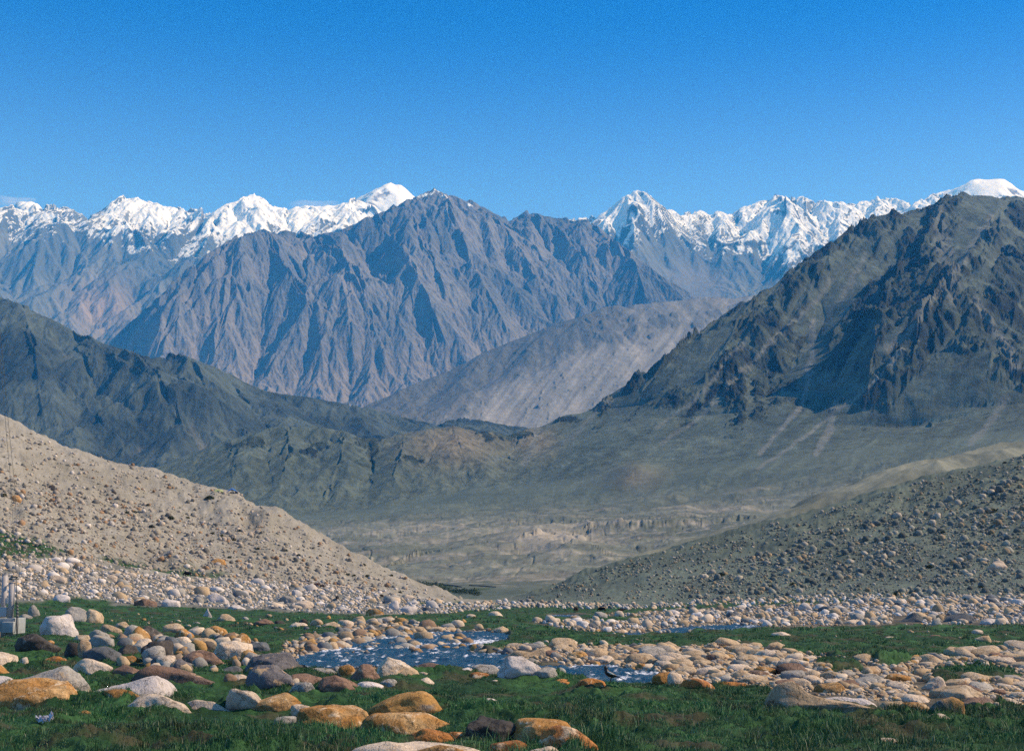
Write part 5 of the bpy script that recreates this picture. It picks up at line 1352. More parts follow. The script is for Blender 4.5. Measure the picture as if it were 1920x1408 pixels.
# ================================================================== GRASS
def grass_mask(X, Y):
    z = gz(X, Y)
    px = 960.0 + F * X / (Y * CP + (z - CAMZ) * SP)
    c = np.clip(np.round((px - gc[0]) / (gc[1] - gc[0])).astype(int), 0, len(gc) - 1)
    r = np.clip(np.round((np.log(Y) - math.log(13.0)) / (math.log(720.0) - math.log(13.0)) * (len(gY) - 1)).astype(int), 0, len(gY) - 1)
    return gb[r, c] * (1 - (wb[r, c] > 0.15)), z
def blades(n, y0, y1, hgt, wid, per, seed, ax=0.40):
    R_ = np.random.RandomState(seed)
    Y = (R_.uniform(y0 ** 0.5 if y1 > 60 else y0, y1 ** 0.5 if y1 > 60 else y1, n))
    if y1 > 60:
        Y = Y ** 2
    X = R_.uniform(-1, 1, n) * ax * Y
    m, z = grass_mask(X, Y)
    k = fbm(X / 0.8, Y / 0.8, 3, seed + 5)
    ok = (m > 0.45) & (fbm(X / 2.2, Y / 2.2, 4, 237) < R_.uniform(0.25, 0.7, n)) & (R_.rand(n) < sstep(-0.75, 0.05, k) * 0.6 + 0.4)
    X, Y, z, k = X[ok], Y[ok], z[ok], k[ok]
    n = len(X)
    X = np.repeat(X, per); Y = np.repeat(Y, per); k = np.repeat(k, per); z = np.repeat(z, per)
    N_ = len(X)
    sp = hgt * 0.55
    bx = X + R_.normal(0, sp, N_); by = Y + R_.normal(0, sp, N_)
    bz = gz(bx, by) - 0.02
    h = hgt * R_.uniform(0.45, 1.2, N_) * (0.55 + 0.9 * np.clip(k + 0.3, 0, 1)) * (0.55 + 0.9 * sstep(-0.3, 0.4, fbm(X / 4.0, Y / 4.0, 2, 88)))
    a = R_.uniform(0, 6.283, N_); lean = R_.uniform(0.1, 0.75, N_) * h
    lx = np.cos(a) * lean + 0.10 * h; ly = np.sin(a) * lean
    b = R_.uniform(0, 6.283, N_); wx_ = np.cos(b) * wid * 0.5; wy_ = np.sin(b) * wid * 0.5 * 0.6
    V = np.zeros((N_, 5, 3))
    V[:, 0] = np.stack([bx - wx_, by - wy_, bz], 1); V[:, 1] = np.stack([bx + wx_, by + wy_, bz], 1)
    V[:, 2] = np.stack([bx - wx_ * 0.8 + lx * 0.35, by - wy_ * 0.8 + ly * 0.35, bz + h * 0.62], 1)
    V[:, 3] = np.stack([bx + wx_ * 0.8 + lx * 0.35, by + wy_ * 0.8 + ly * 0.35, bz + h * 0.62], 1)
    V[:, 4] = np.stack([bx + lx, by + ly, bz + h], 1)
    f = np.array([[0, 1, 3], [0, 3, 2], [2, 3, 4]])
    T = (f[None] + (np.arange(N_) * 5)[:, None, None]).reshape(-1, 3)
    t_ = R_.rand(N_)
    base = np.array([0.022, 0.088, 0.026])[None] * (1 - t_[:, None]) + np.array([0.065, 0.165, 0.052])[None] * t_[:, None]
    patch = sstep(-0.05, 0.45, fbm(bx / 2.2, by / 2.2, 4, 77))[:, None]
    base = base * (1 - patch * 0.62) + np.array([0.085, 0.085, 0.040])[None] * patch * 0.62
    lite = sstep(0.1, 0.5, fbm(bx / 1.1, by / 1.1, 3, 79))[:, None]
    base = base * (1 + 0.55 * lite)
    base = base * (1 + 0.38 * np.clip(fbm(bx / 5.0, by / 7.0, 3, 83) * 2, -1, 1))[:, None]
    dry = (R_.rand(N_) < 0.08)[:, None]
    base = np.where(dry, np.array([0.22, 0.22, 0.13])[None] * R_.uniform(0.6, 1.2, (N_, 1)), base)
    return V.reshape(-1, 3), T, np.repeat(base, 5, 0)
sets = [blades(52000, 22, 50, 0.095, 0.013, 13, 301), blades(24000, 48, 100, 0.12, 0.028, 10, 302), blades(9000, 98, 330, 0.20, 0.07, 8, 303), blades(3000, 22, 33, 0.22, 0.013, 12, 304)]
off = 0; VV = []; TT = []; CC_ = []
for v, t_, c in sets:
    VV.append(v); TT.append(t_ + off); CC_.append(c); off += len(v)
VV = np.concatenate(VV); TT = np.concatenate(TT); CC_ = np.concatenate(CC_)
me = mesh_from('grass', VV, tris=TT)
at = me.attributes.new('col', 'FLOAT_COLOR', 'POINT')
c4 = np.ones((len(VV), 4), np.float32); c4[:, :3] = CC_; at.data.foreach_set('color', c4.ravel())
mgr, ngr, bgr = nodes_of('grass_blade', 0.55, 0.3)
an = N(ngr, 'ShaderNodeAttribute', attribute_name='col'); ngr.links.new(an.outputs['Color'], bgr.inputs['Base Color'])
me.materials.append(mgr)
go = bpy.data.objects.new('grass', me); C.objects.link(go); go['kind'] = 'stuff'
print('grass', len(TT), round(time.time() - T0, 1))

# ================================================================== THINGS
def simple_mat(name, col, rough=0.7, spec=0.3, metal=0.0, var=0.15, scale=8.0, bump=0.01):
    m, n, b = nodes_of(name, rough, spec)
    b.inputs['Metallic'].default_value = metal
    g = N(n, 'ShaderNodeNewGeometry')
    t_ = N(n, 'ShaderNodeTexNoise', Scale=scale, Detail=5.0, Roughness=0.65)
    n.links.new(g.outputs['Position'], t_.inputs['Vector'])
    r = N(n, 'ShaderNodeMapRange'); r.inputs['From Min'].default_value = 0.3; r.inputs['From Max'].default_value = 0.7
    r.inputs['To Min'].default_value = 1 - var; r.inputs['To Max'].default_value = 1 + var
    n.links.new(t_.outputs['Fac'], r.inputs['Value'])
    s_ = N(n, 'ShaderNodeVectorMath', operation='SCALE'); s_.inputs[0].default_value = col
    n.links.new(r.outputs[0], s_.inputs['Scale']); n.links.new(s_.outputs[0], b.inputs['Base Color'])
    bp = N(n, 'ShaderNodeBump', Distance=bump); n.links.new(t_.outputs['Fac'], bp.inputs['Height']); n.links.new(bp.outputs[0], b.inputs['Normal'])
    return m
def tube(pts, radii, seg=10, cap=True):
    """continuous tapering tube through points -> verts, faces"""
    V = []; Fc = []
    pts = [Vector(p) for p in pts]
    up = Vector((0.13, 0.21, 1)).normalized()
    for i, p in enumerate(pts):
        a = pts[max(i - 1, 0)]; b = pts[min(i + 1, len(pts) - 1)]
        d = (b - a).normalized()
        x = d.cross(up)
        if x.length < 1e-3: x = d.cross(Vector((1, 0, 0)))
        x.normalize(); y = d.cross(x).normalized()
        r = radii[i] if isinstance(radii, list) else radii
        rx, ry = r if isinstance(r, tuple) else (r, r)
        for k in range(seg):
            t_ = 6.28318 * k / seg
            V.append(p + x * math.cos(t_) * rx + y * math.sin(t_) * ry)
    for i in range(len(pts) - 1):
        for k in range(seg):
            k2 = (k + 1) % seg
            Fc.append((i * seg + k, i * seg + k2, (i + 1) * seg + k2, (i + 1) * seg + k))
    if cap:
        Fc.append(tuple(range(seg))[::-1]); Fc.append(tuple((len(pts) - 1) * seg + k for k in range(seg)))
    return V, Fc
def boxv(x0, x1, y0, y1, z0, z1):
    V = [(x, y, z) for z in (z0, z1) for (x, y) in ((x0, y0), (x1, y0), (x1, y1), (x0, y1))]
    return V, [(3, 2, 1, 0), (4, 5, 6, 7), (0, 1, 5, 4), (1, 2, 6, 5), (2, 3, 7, 6), (3, 0, 4, 7)]
def part(name, pieces, mat, parent=None, bevel=0.0, smooth=True):
    V = []; Fc = []
    for (v, f) in pieces:
        o_ = len(V); V += [tuple(q) for q in v]; Fc += [tuple(i + o_ for i in q) for q in f]
    me = bpy.data.meshes.new(name); me.from_pydata(V, [], Fc); me.update()
    if bevel:
        bm = bmesh.new(); bm.from_mesh(me)
        bmesh.ops.bevel(bm, geom=bm.edges[:], offset=bevel, segments=2, affect='EDGES', profile=0.7)
        bm.to_mesh(me); bm.free()
    if smooth: me.shade_smooth()
    me.materials.append(mat)
    o = bpy.data.objects.new(name, me); C.objects.link(o)
    if parent is not None: o.parent = parent
    return o
def thing(name, label, cat, loc, rz=0, group=None):
    o = bpy.data.objects.new(name, None); C.objects.link(o)
    o.location = loc; o.rotation_euler = (0, 0, rz); o['label'] = label; o['category'] = cat
    if group: o['group'] = group
    return o
def tag(o, label, cat, group=None):
    o['label'] = label; o['category'] = cat
    if group: o['group'] = group
    return o
def copy_tree(o, parent=None):
    c = o.copy(); C.objects.link(c)
    if parent is not None: c.parent = parent
    for ch in [q for q in o.children]:
        copy_tree(ch, c)
    return c
def at(px, py, Y):
    return Vector(unproj(px, py, Y))

# --- concrete footing with steel posts at the left edge (cable crossing anchor)
mconc = simple_mat('weathered_concrete', (0.30, 0.31, 0.30), 0.9, 0.2, 0, 0.2, 3.0, 0.02)
mpost = simple_mat('galvanised_post', (0.38, 0.34, 0.32), 0.6, 0.4, 0.0, 0.15, 6.0)
mwhite = simple_mat('painted_steel_plate', (0.42, 0.42, 0.40), 0.6, 0.3)
mcable = simple_mat('steel_cable', (0.11, 0.11, 0.10), 0.6, 0.4)
YP = 86.0
sP = YP / F
pz = lambda py: CAMZ + (1085 - py) * sP
pxx = lambda px: (px - 960) * sP
org = Vector((pxx(20), YP, pz(1180)))
st = thing('cable_anchor', 'concrete footing with two steel posts and beams at the left edge of the meadow', 'cable anchor', org)
L_ = lambda px, py, dy=0.0: (pxx(px) * (YP + dy) / YP - org.x, dy, (pz(py) - CAMZ) * (YP + dy) / YP + CAMZ - org.z)
def bx(px0, px1, pt, pb, y0, y1):
    a = L_(px0, pb); b = L_(px1, pt)
    return boxv(a[0], b[0], y0, y1, a[2], b[2])
part('footing', [bx(-60, 42, 1157, 1186, -0.2, 1.9)], mconc, st, 0.04)
part('footing_block', [bx(24, 46, 1163, 1183, -0.62, -0.205)], mconc, st, 0.05)
part('beam', [bx(-60, 24, 1137, 1154, 0.1, 0.5)], mwhite, st, 0.02)
part('beam', [bx(-60, 14, 1120, 1131, 1.2, 1.6)], mwhite, st, 0.02)
for (px, t_, b_, dy, r) in ((19, 1077, 1157.5, 1.3, 5.0), (33, 1093, 1157.5, 0.15, 5.6)):
    p0 = L_(px, b_, dy); p1 = L_(px, t_, dy)
    po = part('post', [tube([p0, p1], r * sP, 18)], mpost, st)
    part('post_cap', [tube([(p1[0], dy, p1[2]), (p1[0], dy, p1[2] + 0.05)], (r + 0.6) * sP, 18)], mpost, po)
for (x0, x1) in ((20, 33), (14, 24)):
    pass
part('turnbuckle', [tube([L_(40, 1083, 0.1), L_(42, 1110, 0.1), L_(45, 1140, 0.1), L_(46, 1166, -0.2), L_(47, 1190, -0.4)], [0.03, 0.03, 0.05, 0.08, 0.04], 8)]
     + [tube([L_(44 + k * 0.4, 1128 + k * 6, 0.1 - 0.05 * k), L_(44.3 + k * 0.4, 1130.5 + k * 6, 0.1 - 0.05 * k)], 0.10, 8) for k in range(5)], mcable, st)
part('bracket', [bx(24, 31, 1084, 1087, 0.2, 1.3), bx(30, 42, 1080, 1083, 0.0, 0.2)], mcable, st)
for k, (dx, lb) in enumerate(((0, 'left one of the two thin wires rising from the metal posts'), (6.5, 'right one of the two thin wires rising from the metal posts'))):
    P_ = [at(30 + dx, 1078, YP), at(25.5 + dx, 1000, YP - 2), at(20 + dx, 900, YP - 5), at(12.5 + dx * 0.9, 820, YP - 8), at(3 + dx * 0.7, 700, YP - 12), at(-12 + dx * 0.5, 540, YP - 17), at(-40, 330, YP - 24), at(-90, 0, YP - 34)]
    tag(part('wire', [tube(P_, 0.011, 6)], simple_mat('bright_wire', (0.20, 0.20, 0.19), 0.5)), lb, 'wire', 'wires at the left edge')

# --- yaks, each one continuous body
def tube_mesh_union(name, pieces, mat, vox):
    V = []; Fc = []
    for (v, f) in pieces:
        o_ = len(V); V += [tuple(q) for q in v]; Fc += [tuple(i + o_ for i in q) for q in f]
    me = bpy.data.meshes.new(name); me.from_pydata(V, [], Fc); me.update()
    ob = bpy.data.objects.new(name, me); C.objects.link(ob)
    md = ob.modifiers.new('m', 'REMESH'); md.mode = 'VOXEL'; md.voxel_size = vox
    sm_ = ob.modifiers.new('s', 'SMOOTH'); sm_.iterations = 3; sm_.factor = 0.5
    dg = bpy.context.evaluated_depsgraph_get()
    m2 = bpy.data.meshes.new_from_object(ob.evaluated_get(dg))
    m2.name = name
    bpy.data.objects.remove(ob); m2.shade_smooth()
    m2.materials.clear(); m2.materials.append(mat)
    return m2
def yak_mesh(mat, graze, lie=False):
    lz = 0.0 if not lie else -0.42
    pc = [tube([(-0.95, 0, 0.98 + lz), (-0.8, 0, 1.0 + lz), (-0.4, 0, 0.95 + lz), (0.1, 0, 0.96 + lz), (0.5, 0, 1.08 + lz), (0.78, 0, 1.0 + lz), (0.95, 0, 0.95 + lz)],
               [(0.14, 0.16), (0.27, 0.32), (0.33, 0.40), (0.34, 0.42), (0.31, 0.44), (0.22, 0.32), (0.15, 0.2)], 14)]
    hd = [(0.8, 0, 1.0 + lz), (1.1, 0, 0.85 + lz), (1.3, 0, 0.55 + lz * 0.6), (1.42, 0, 0.28 + lz * 0.2)] if graze else [(0.8, 0, 1.02 + lz), (1.1, 0, 1.12 + lz), (1.3, 0, 1.08 + lz), (1.55, 0, 0.92 + lz)]
    pc.append(tube(hd, [(0.2, 0.26), (0.15, 0.2), (0.14, 0.16), (0.08, 0.08)], 12))
    hx, hz_ = hd[2][0], hd[2][2]
    for s in (-1, 1):
        pc.append(tube([(hx - 0.05, 0.1 * s, hz_ + 0.08), (hx - 0.1, 0.26 * s, hz_ + 0.03)], [0.05, 0.03], 6))       # ears
        if not lie:
            pc.append(tube([(0.6, 0.2 * s, 0.85), (0.6, 0.2 * s, 0.5), (0.63, 0.2 * s, 0.42), (0.6, 0.2 * s, 0.1), (0.64, 0.2 * s, 0.0)], [0.15, 0.09, 0.075, 0.055, 0.075], 8))
            pc.append(tube([(-0.72, 0.2 * s, 0.9), (-0.62, 0.2 * s, 0.58), (-0.82, 0.2 * s, 0.42), (-0.76, 0.2 * s, 0.1), (-0.72, 0.2 * s, 0.0)], [0.19, 0.12, 0.075, 0.055, 0.075], 8))
        # belly hair skirt
        pc.append(tube([(-0.7, 0.2 * s, 0.75 + lz), (0, 0.24 * s, 0.66 + lz), (0.6, 0.2 * s, 0.72 + lz)], [(0.1, 0.16), (0.12, 0.2), (0.1, 0.16)], 8))
    pc.append(tube([(-0.95, 0, 1.05 + lz), (-1.08, 0, 0.85 + lz), (-1.1, 0, 0.5 + lz * 0.7), (-1.08, 0, 0.3 + lz * 0.4)], [0.05, 0.06, 0.12, 0.05], 8))
    horns = [tube([(hx - 0.02, 0.1 * s, hz_ + 0.12), (hx, 0.26 * s, hz_ + 0.18), (hx + 0.04, 0.32 * s, hz_ + 0.34), (hx, 0.28 * s, hz_ + 0.46)], [0.045, 0.038, 0.026, 0.008], 7) for s in (-1, 1)]
    return tube_mesh_union('yak_body', pc, mat, 0.035), horns
mblk = simple_mat('black_hair', (0.018, 0.015, 0.013), 0.9, 0.15, 0, 0.3, 9.0, 0.03)
mbrn = simple_mat('brown_hair', (0.085, 0.040, 0.022), 0.9, 0.15, 0, 0.3, 9.0, 0.03)
mhorn = simple_mat('horn', (0.30, 0.27, 0.21), 0.4)
variants = {}
for key, mat, gr, li in (('bg', mblk, True, False), ('bs', mblk, False, False), ('ng', mbrn, True, False), ('bl', mblk, False, True)):
    variants[key] = yak_mesh(mat, gr, li)
yk = [(352, 1083, 'bg', 180, 17, 'black yak grazing on the left, beside the green strip'), (716, 1121, 'bs', 235, 11, 'black yak standing on the stones, facing the meadow'),
      (594, 1101, 'ng', 15, 12, 'brown yak on the left stones, left one of a close pair'), (604, 1104, 'ng', -30, 11, 'brown yak on the left stones, right one of a close pair'),
      (632, 1126, 'bs', 80, 8, 'black yak seen end on, right of the brown pair'), (1080, 1148, 'ng', 110, 8, 'brown yak on the far green strip, left of the others'),
      (1129, 1148, 'bg', 160, 10, 'dark yak in the middle of the three on the far green strip'), (1164, 1147, 'bl', 20, 8, 'small dark yak lying on the far green strip')]
for (px, py, key, rz, wp, lb) in yk:
    X_, Y_, Z_, _, _ = hit([px], [py])
    Xf, Yf, Zf = float(X_[0]), float(Y_[0]), float(Z_[0])
    me, horns = variants[key]
    sc_ = (wp * Yf / F) / (2.4 if abs(math.cos(rad(rz))) > 0.5 else 1.3)
    sc_ = min(max(sc_, 0.55), 1.15)
    r_ = thing('yak', lb, 'yak', (Xf, Yf, Zf + 0.02), rad(rz), 'yaks grazing on the valley floor')
    r_.scale = (sc_, sc_, sc_)
    b_ = bpy.data.objects.new('body', me); C.objects.link(b_); b_.parent = r_
    for h_ in horns:
        part('horn', [h_], mhorn, r_)

# --- magpie
mbw = simple_mat('magpie_black', (0.012, 0.013, 0.016), 0.5, 0.4, 0, 0.2, 30, 0.003)
mwh = simple_mat('magpie_white', (0.75, 0.73, 0.68), 0.8)
X_, Y_, Z_, _, _ = hit([1145], [1290])
mpz = float(gz(X_, Y_)[0])
mp_ = thing('magpie', 'black and white magpie standing on the near stream bank', 'bird', (float(X_[0]), float(Y_[0]), mpz + 0.06), rad(180))
k_ = 1.28
S_ = lambda L: [(a * k_, b * k_, c * k_) for (a, b, c) in L]
body = tube_mesh_union('body', [tube(S_([(-0.13, 0, 0.15), (-0.06, 0, 0.16), (0.02, 0, 0.19), (0.08, 0, 0.235), (0.10, 0, 0.29), (0.105, 0, 0.34), (0.115, 0, 0.375)]), [q * k_ for q in (0.02, 0.055, 0.068, 0.06, 0.042, 0.044, 0.02)], 14),
    tube(S_([(-0.01, 0.03, 0.13), (0.0, 0.03, 0.0)]), [0.02, 0.008], 6), tube(S_([(-0.01, -0.03, 0.13), (0.0, -0.03, 0.0)]), [0.02, 0.008], 6)], mbw, 0.009)
bo = bpy.data.objects.new('body', body); C.objects.link(bo); bo.parent = mp_
part('tail', [tube(S_([(-0.11, 0, 0.15), (-0.24, 0, 0.10), (-0.37, 0, 0.055)]), [(0.035, 0.015), (0.035, 0.009), (0.016, 0.005)], 10)], mbw, mp_)
part('beak', [tube(S_([(0.135, 0, 0.355), (0.185, 0, 0.345)]), [0.016, 0.003], 8)], mbw, mp_)
for s in (-1, 1):
    w_ = part('wing', [tube(S_([(0.06, 0.062 * s, 0.235), (-0.02, 0.074 * s, 0.19), (-0.14, 0.045 * s, 0.14)]), [(0.012, 0.03), (0.014, 0.045), (0.008, 0.012)], 10)], mbw, mp_)
    part('white_shoulder', [tube(S_([(0.075, 0.066 * s, 0.26), (0.0, 0.088 * s, 0.215), (-0.07, 0.085 * s, 0.185)]), [(0.008, 0.012), (0.009, 0.024), (0.006, 0.008)], 10)], mwh, w_)
part('belly', [tube(S_([(0.06, 0, 0.165), (0.0, 0, 0.135), (-0.06, 0, 0.125)]), [0.03, 0.05, 0.03], 12)], mwh, mp_)

# --- tents on the crest of the left slope
def tent(px0, px1, top, bot, col, lb, ridge):
    cx_ = (px0 + px1) / 2
    X_, Y_, Z_, _, _ = hit([cx_], [bot + 1.0])
    Yt = float(Y_[0]); s = Yt / F
    w = (px1 - px0) * s; h = (bot - top) * s; d = w * 0.7
    m = simple_mat('tent_fabric', col, 0.7, 0.3)
    r_ = thing('tent', lb, 'tent', (float(X_[0]), Yt, float(Z_[0]) - 0.1), rad(15))
    V = []; nx, ny = 16, 12
    for i in range(nx + 1):
        for j in range(ny + 1):
            u = -1 + 2 * i / nx; v = -1 + 2 * j / ny
            if ridge: z = max(0, 1 - abs(u - 0.1) ** 1.2) * (1 - 0.35 * v * v)
            else: z = max(0, 1 - u * u) ** 0.5 * max(0, 1 - v * v) ** 0.5
            V.append((u * w / 2, v * d / 2, z * h * 1.15))
    Fq = [(i * (ny + 1) + j, (i + 1) * (ny + 1) + j, (i + 1) * (ny + 1) + j + 1, i * (ny + 1) + j + 1) for i in range(nx) for j in range(ny)]
    part('canopy', [(V, Fq)], m, r_)
    part('pole', [tube([(0.1 * w / 2, -d / 2, 0), (0.1 * w / 2, -d / 2, h * 1.1)], 0.06, 6)], mcable, r_)
    part('pole', [tube([(0.1 * w / 2, d / 2, 0), (0.1 * w / 2, d / 2, h * 1.1)], 0.06, 6)], mcable, r_)
tent(422, 446, 916, 924, (0.03, 0.16, 0.50), 'blue ridge tent on the crest of the left slope', True)
tent(400, 419, 916, 921, (0.36, 0.38, 0.17), 'pale yellow dome tent left of the blue one', False)

# --- crumpled wrapper in the grass
X_, Y_, Z_, _, _ = hit([83], [1362])
R9 = np.random.RandomState(5)
mpk = simple_mat('pale_plastic_wrapper', (0.62, 0.56, 0.60), 0.35, 0.5, 0, 0.25, 25.0, 0.01)
V = []; nx = 16
for i in range(nx + 1):
    for j in range(9):
        u = i / nx - 0.5; v = j / 8 - 0.5
        z = 0.05 + 0.05 * math.sin(u * 19 + v * 7) + 0.03 * math.sin(v * 23 + u * 11) + 0.10 * (1 if u > 0.2 else 0) * (1 - abs(v) * 1.6)
        V.append((u * 0.34 + 0.02 * R9.randn(), v * 0.18 + 0.012 * R9.randn(), z + 0.015 * R9.randn()))
Fq = [(i * 9 + j, (i + 1) * 9 + j, (i + 1) * 9 + j + 1, i * 9 + j + 1) for i in range(nx) for j in range(8)]
wr = part('wrapper', [(V, Fq)], mpk, None, 0, False)
so = wr.modifiers.new('s', 'SOLIDIFY'); so.thickness = 0.006
wr.location = (float(X_[0]), float(Y_[0]), float(Z_[0]) + 0.10)
tag(wr, 'crumpled pale plastic wrapper lying in the bottom left grass', 'litter')

# --- low shrubs on the left slope and the scree to the right
msh = simple_mat('shrub_leaves', (0.055, 0.065, 0.030), 0.9, 0.1, 0, 0.35, 3.0)
def shrub_mesh(seed):
    R_ = np.random.RandomState(seed)
    n = 260
    d = R_.normal(size=(n, 3)); d /= np.linalg.norm(d, axis=1)[:, None]; d[:, 2] = np.abs(d[:, 2])
    c = d * (R_.uniform(0.35, 1.0, n) ** 0.5)[:, None] * np.array([0.5, 0.5, 0.62])
    V = []; T = []
    for i in range(n):
        q = R_.normal(size=(3, 3)) * 0.085
        for k in range(3): V.append(c[i] + q[k])
        T.append((3 * i, 3 * i + 1, 3 * i + 2))
    me = mesh_from('shrub', np.array(V), tris=np.array(T)); me.materials.append(msh); return me
SHM = [shrub_mesh(40 + k) for k in range(4)]
SH = [(238, 960, 10, 'dark shrub above the others in the middle of the left slope'), (252, 963, 9, 'shrub touching the right of the topmost one on the left slope'), (278, 947, 8, 'shrub with a pale stone above it on the left slope'), (320, 971, 14, 'wide low shrub in the middle row of the left slope'),
      (352, 971, 8, 'round shrub right of the wide low one'), (285, 986, 12, 'tall dark shrub below the wide low one'), (398, 1000, 9, 'shrub above a steep gully on the left slope'), (415, 1003, 12, 'broad shrub beside a steep gully on the left slope'), (438, 1010, 12, 'dark upright shrub at the head of the gully'),
      (450, 996, 9, 'small shrub above the dark upright one'), (430, 1044, 9, 'shrub near the foot of the slope, left of an orange stone'), (483, 1027, 9, 'brown shrub on bare ground right of the gully'), (536, 1030, 8, 'shrub above a cluster on the lower slope'), (560, 1043, 8, 'shrub in the lower slope cluster, upper one'),
      (553, 1048, 8, 'shrub in the lower slope cluster, left one'), (600, 1041, 7, 'shrub near the edge of the slope'), (652, 1077, 9, 'round shrub at the foot of the slope, left of three'), (664, 1079, 7, 'small shrub at the foot of the slope, middle of three'), (689, 1079, 12, 'wide shrub at the foot of the slope, right of three'),
      (734, 1077, 7, 'brown shrub at the edge of the slope, last before the valley'), (682, 1058, 9, 'shrub above the wide one on the lower slope edge'), (750, 1110, 8, 'shrub behind the black yak'), (8, 928, 12, 'dark shrub at the left edge above pale stones'), (393, 933, 16, 'grey green low shrub below the tents'), (372, 1076, 5, 'small shrub at the end of the green strip'),
      (1862, 955, 18, 'large dark bush high on the right slope'), (1880, 962, 9, 'small bush right of the large dark one'), (1744, 1060, 14, 'green bush on the right slope, upper one of two'), (1718, 1052, 10, 'dark bush on the right slope left of the green one'), (1352, 1075, 16, 'dark patch of bush on the lower right slope, leftmost'),
      (1487, 1093, 14, 'dark bush at the middle of the right slope'), (1682, 1112, 16, 'dark bush just above the far stones'), (1810, 1124, 18, 'wide dark bush above the far stones near the right edge'), (1840, 1100, 12, 'bush between a tan rock and the far stones'), (1445, 1097, 9, 'small dark bush left of the middle one on the right slope'),
      (1768, 998, 10, 'bush at mid height of the right slope'), (1560, 1000, 7, 'small bush below the pale bench'), (1884, 868, 8, 'bush on the top of the right slope')]
for k, (px, py, wp, lb) in enumerate(SH):
    X_, Y_, Z_, _, _ = hit([px], [py + wp * 0.3])
    s = float(Y_[0]) / F * wp
    o = bpy.data.objects.new('shrub', SHM[k % 4]); C.objects.link(o)
    o.location = (float(X_[0]), float(Y_[0]), float(Z_[0]) - 0.1 * s); o.scale = (s, s, s * 0.75); o.rotation_euler = (0, 0, k * 1.3)
    tag(o, lb, 'shrub', 'low shrubs on the slopes')

# --- thicket and dry stone walls down in the valley
def vhit(px, py, Yg):
    return unproj(px, py, Yg)
bpy.context.view_layer.update(); dg = bpy.context.evaluated_depsgraph_get()
def cast(px, py, start=560.0):
    o_ = Vector((0, 0, CAMZ)); d_ = (at(px, py, 1000.0) - o_).normalized()
    ok, loc, nn, ii, ob, mt = bpy.context.scene.ray_cast(dg, o_ + d_ * start, d_)
    return loc if ok else None
V = []; T = []
R_ = np.random.RandomState(3)
for k in range(300):
    px = R_.uniform(775, 900); py = 1094 + (px - 775) * 0.10 + R_.normal(0, 3.0)
    if px > 830: py += 6
    q = cast(px, py)
    if q is None: continue
    h = R_.uniform(0.5, 1.3)
    for j in range(10):
        c = np.array([q.x + R_.normal(0, 0.7), q.y + R_.normal(0, 0.7), q.z + R_.uniform(0.1, 1) * h])
        v = c + R_.normal(size=(3, 3)) * 0.3
        V += list(v); n_ = len(V); T.append((n_ - 3, n_ - 2, n_ - 1))
me = mesh_from('thicket', np.array(V), tris=np.array(T)); me.materials.append(simple_mat('willow_thicket', (0.035, 0.055, 0.028), 0.9, 0.1, 0, 0.3, 0.4))
o = bpy.data.objects.new('thicket', me); C.objects.link(o); o['kind'] = 'stuff'
mdw = simple_mat('dry_stone', (0.10, 0.095, 0.085), 0.9, 0.2, 0, 0.4, 2.0)
for (pts, lb) in (([(1262, 1054), (1285, 1050), (1310, 1047)], 'straight dry stone wall on the valley side above the right slope'), ([(832, 1097), (850, 1098), (866, 1101)], 'short dry stone wall beside the green thicket'), ([(880, 1098), (905, 1099), (930, 1101)], 'thin dry stone wall right of the green thicket')):
    P_ = [cast(*p) for p in pts]
    P_ = [p + Vector((0, 0, 0.3)) for p in P_ if p is not None and p.y < 1300]
    if len(P_) > 1:
        tag(part('stone_wall', [tube(P_, (0.35, 0.4), 6)], mdw), lb, 'wall', 'dry stone walls in the valley')

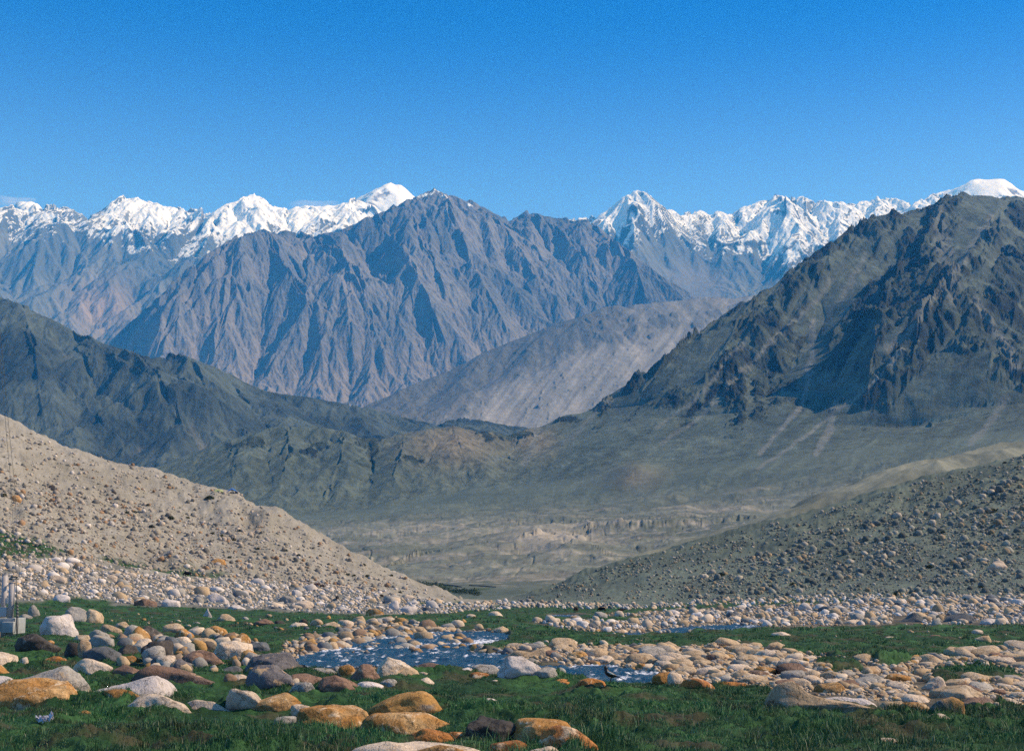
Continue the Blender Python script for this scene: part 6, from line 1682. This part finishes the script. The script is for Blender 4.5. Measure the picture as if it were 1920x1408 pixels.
# --- thin clouds beyond the range
mcl = bpy.data.materials.new('cloud_vapour'); mcl.use_nodes = True
ncl = mcl.node_tree; ncl.nodes.remove(ncl.nodes['Principled BSDF'])
pc_ = ncl.nodes.new('ShaderNodeVolumePrincipled')
pc_.inputs['Color'].default_value = (0.98, 0.98, 1, 1); pc_.inputs['Density'].default_value = 0.0012
ncl.links.new(pc_.outputs[0], ncl.nodes['Material Output'].inputs['Volume'])
for (px, py, wp, hp, lb) in ((588, 384, 100, 13, 'thin flat white cloud behind the snow ridge left of the highest dome'), (30, 375, 78, 11, 'wispy white cloud above the ridge at the left edge'), (14, 381, 50, 8, 'low wisp of cloud at the left edge, under another')):
    q = at(px, py, 24000.0); s = 24000.0 / F
    P, f = rock_shape(70 + px, 4, 'smooth'); P[:, 2] -= 0.1
    P[:, 2] += 0.35 * np.sin(P[:, 0] * 9 + px) * 0.4
    me = mesh_from('cloud', P * np.array([wp * s, wp * s * 0.5, hp * s * 0.6]), tris=f); me.materials.append(mcl)
    o = bpy.data.objects.new('cloud', me); C.objects.link(o); o.location = q
    tag(o, lb, 'cloud', 'thin clouds above the snow range')
print('things', round(time.time() - T0, 1))

# ================================================================== HAZE
bm = bmesh.new()
bmesh.ops.create_cube(bm, size=1.0)
me = bpy.data.meshes.new('haze'); bm.to_mesh(me); bm.free()
hz = bpy.data.objects.new('haze', me); C.objects.link(hz)
hz['kind'] = 'stuff'
HX, HY0, HY1, HZ0, HZ1 = 26000.0, -3000.0, 19900.0, -62.0, 5500.0
hz.scale = (HX, HY1 - HY0, HZ1 - HZ0)
hz.location = (0, (HY0 + HY1) / 2, (HZ0 + HZ1) / 2)
mh = bpy.data.materials.new('haze_air'); mh.use_nodes = True
nh = mh.node_tree
nh.nodes.remove(nh.nodes['Principled BSDF'])
pv = nh.nodes.new('ShaderNodeVolumePrincipled')
pv.inputs['Color'].default_value = (0.035, 0.38, 1.0, 1)
pv.inputs['Absorption Color'].default_value = (1, 1, 1, 1)
pv.inputs['Density'].default_value = 5.2e-5
pv.inputs['Anisotropy'].default_value = 0.0
nh.links.new(pv.outputs[0], nh.nodes['Material Output'].inputs['Volume'])
me.materials.append(mh)
print('script', round(time.time() - T0, 1))
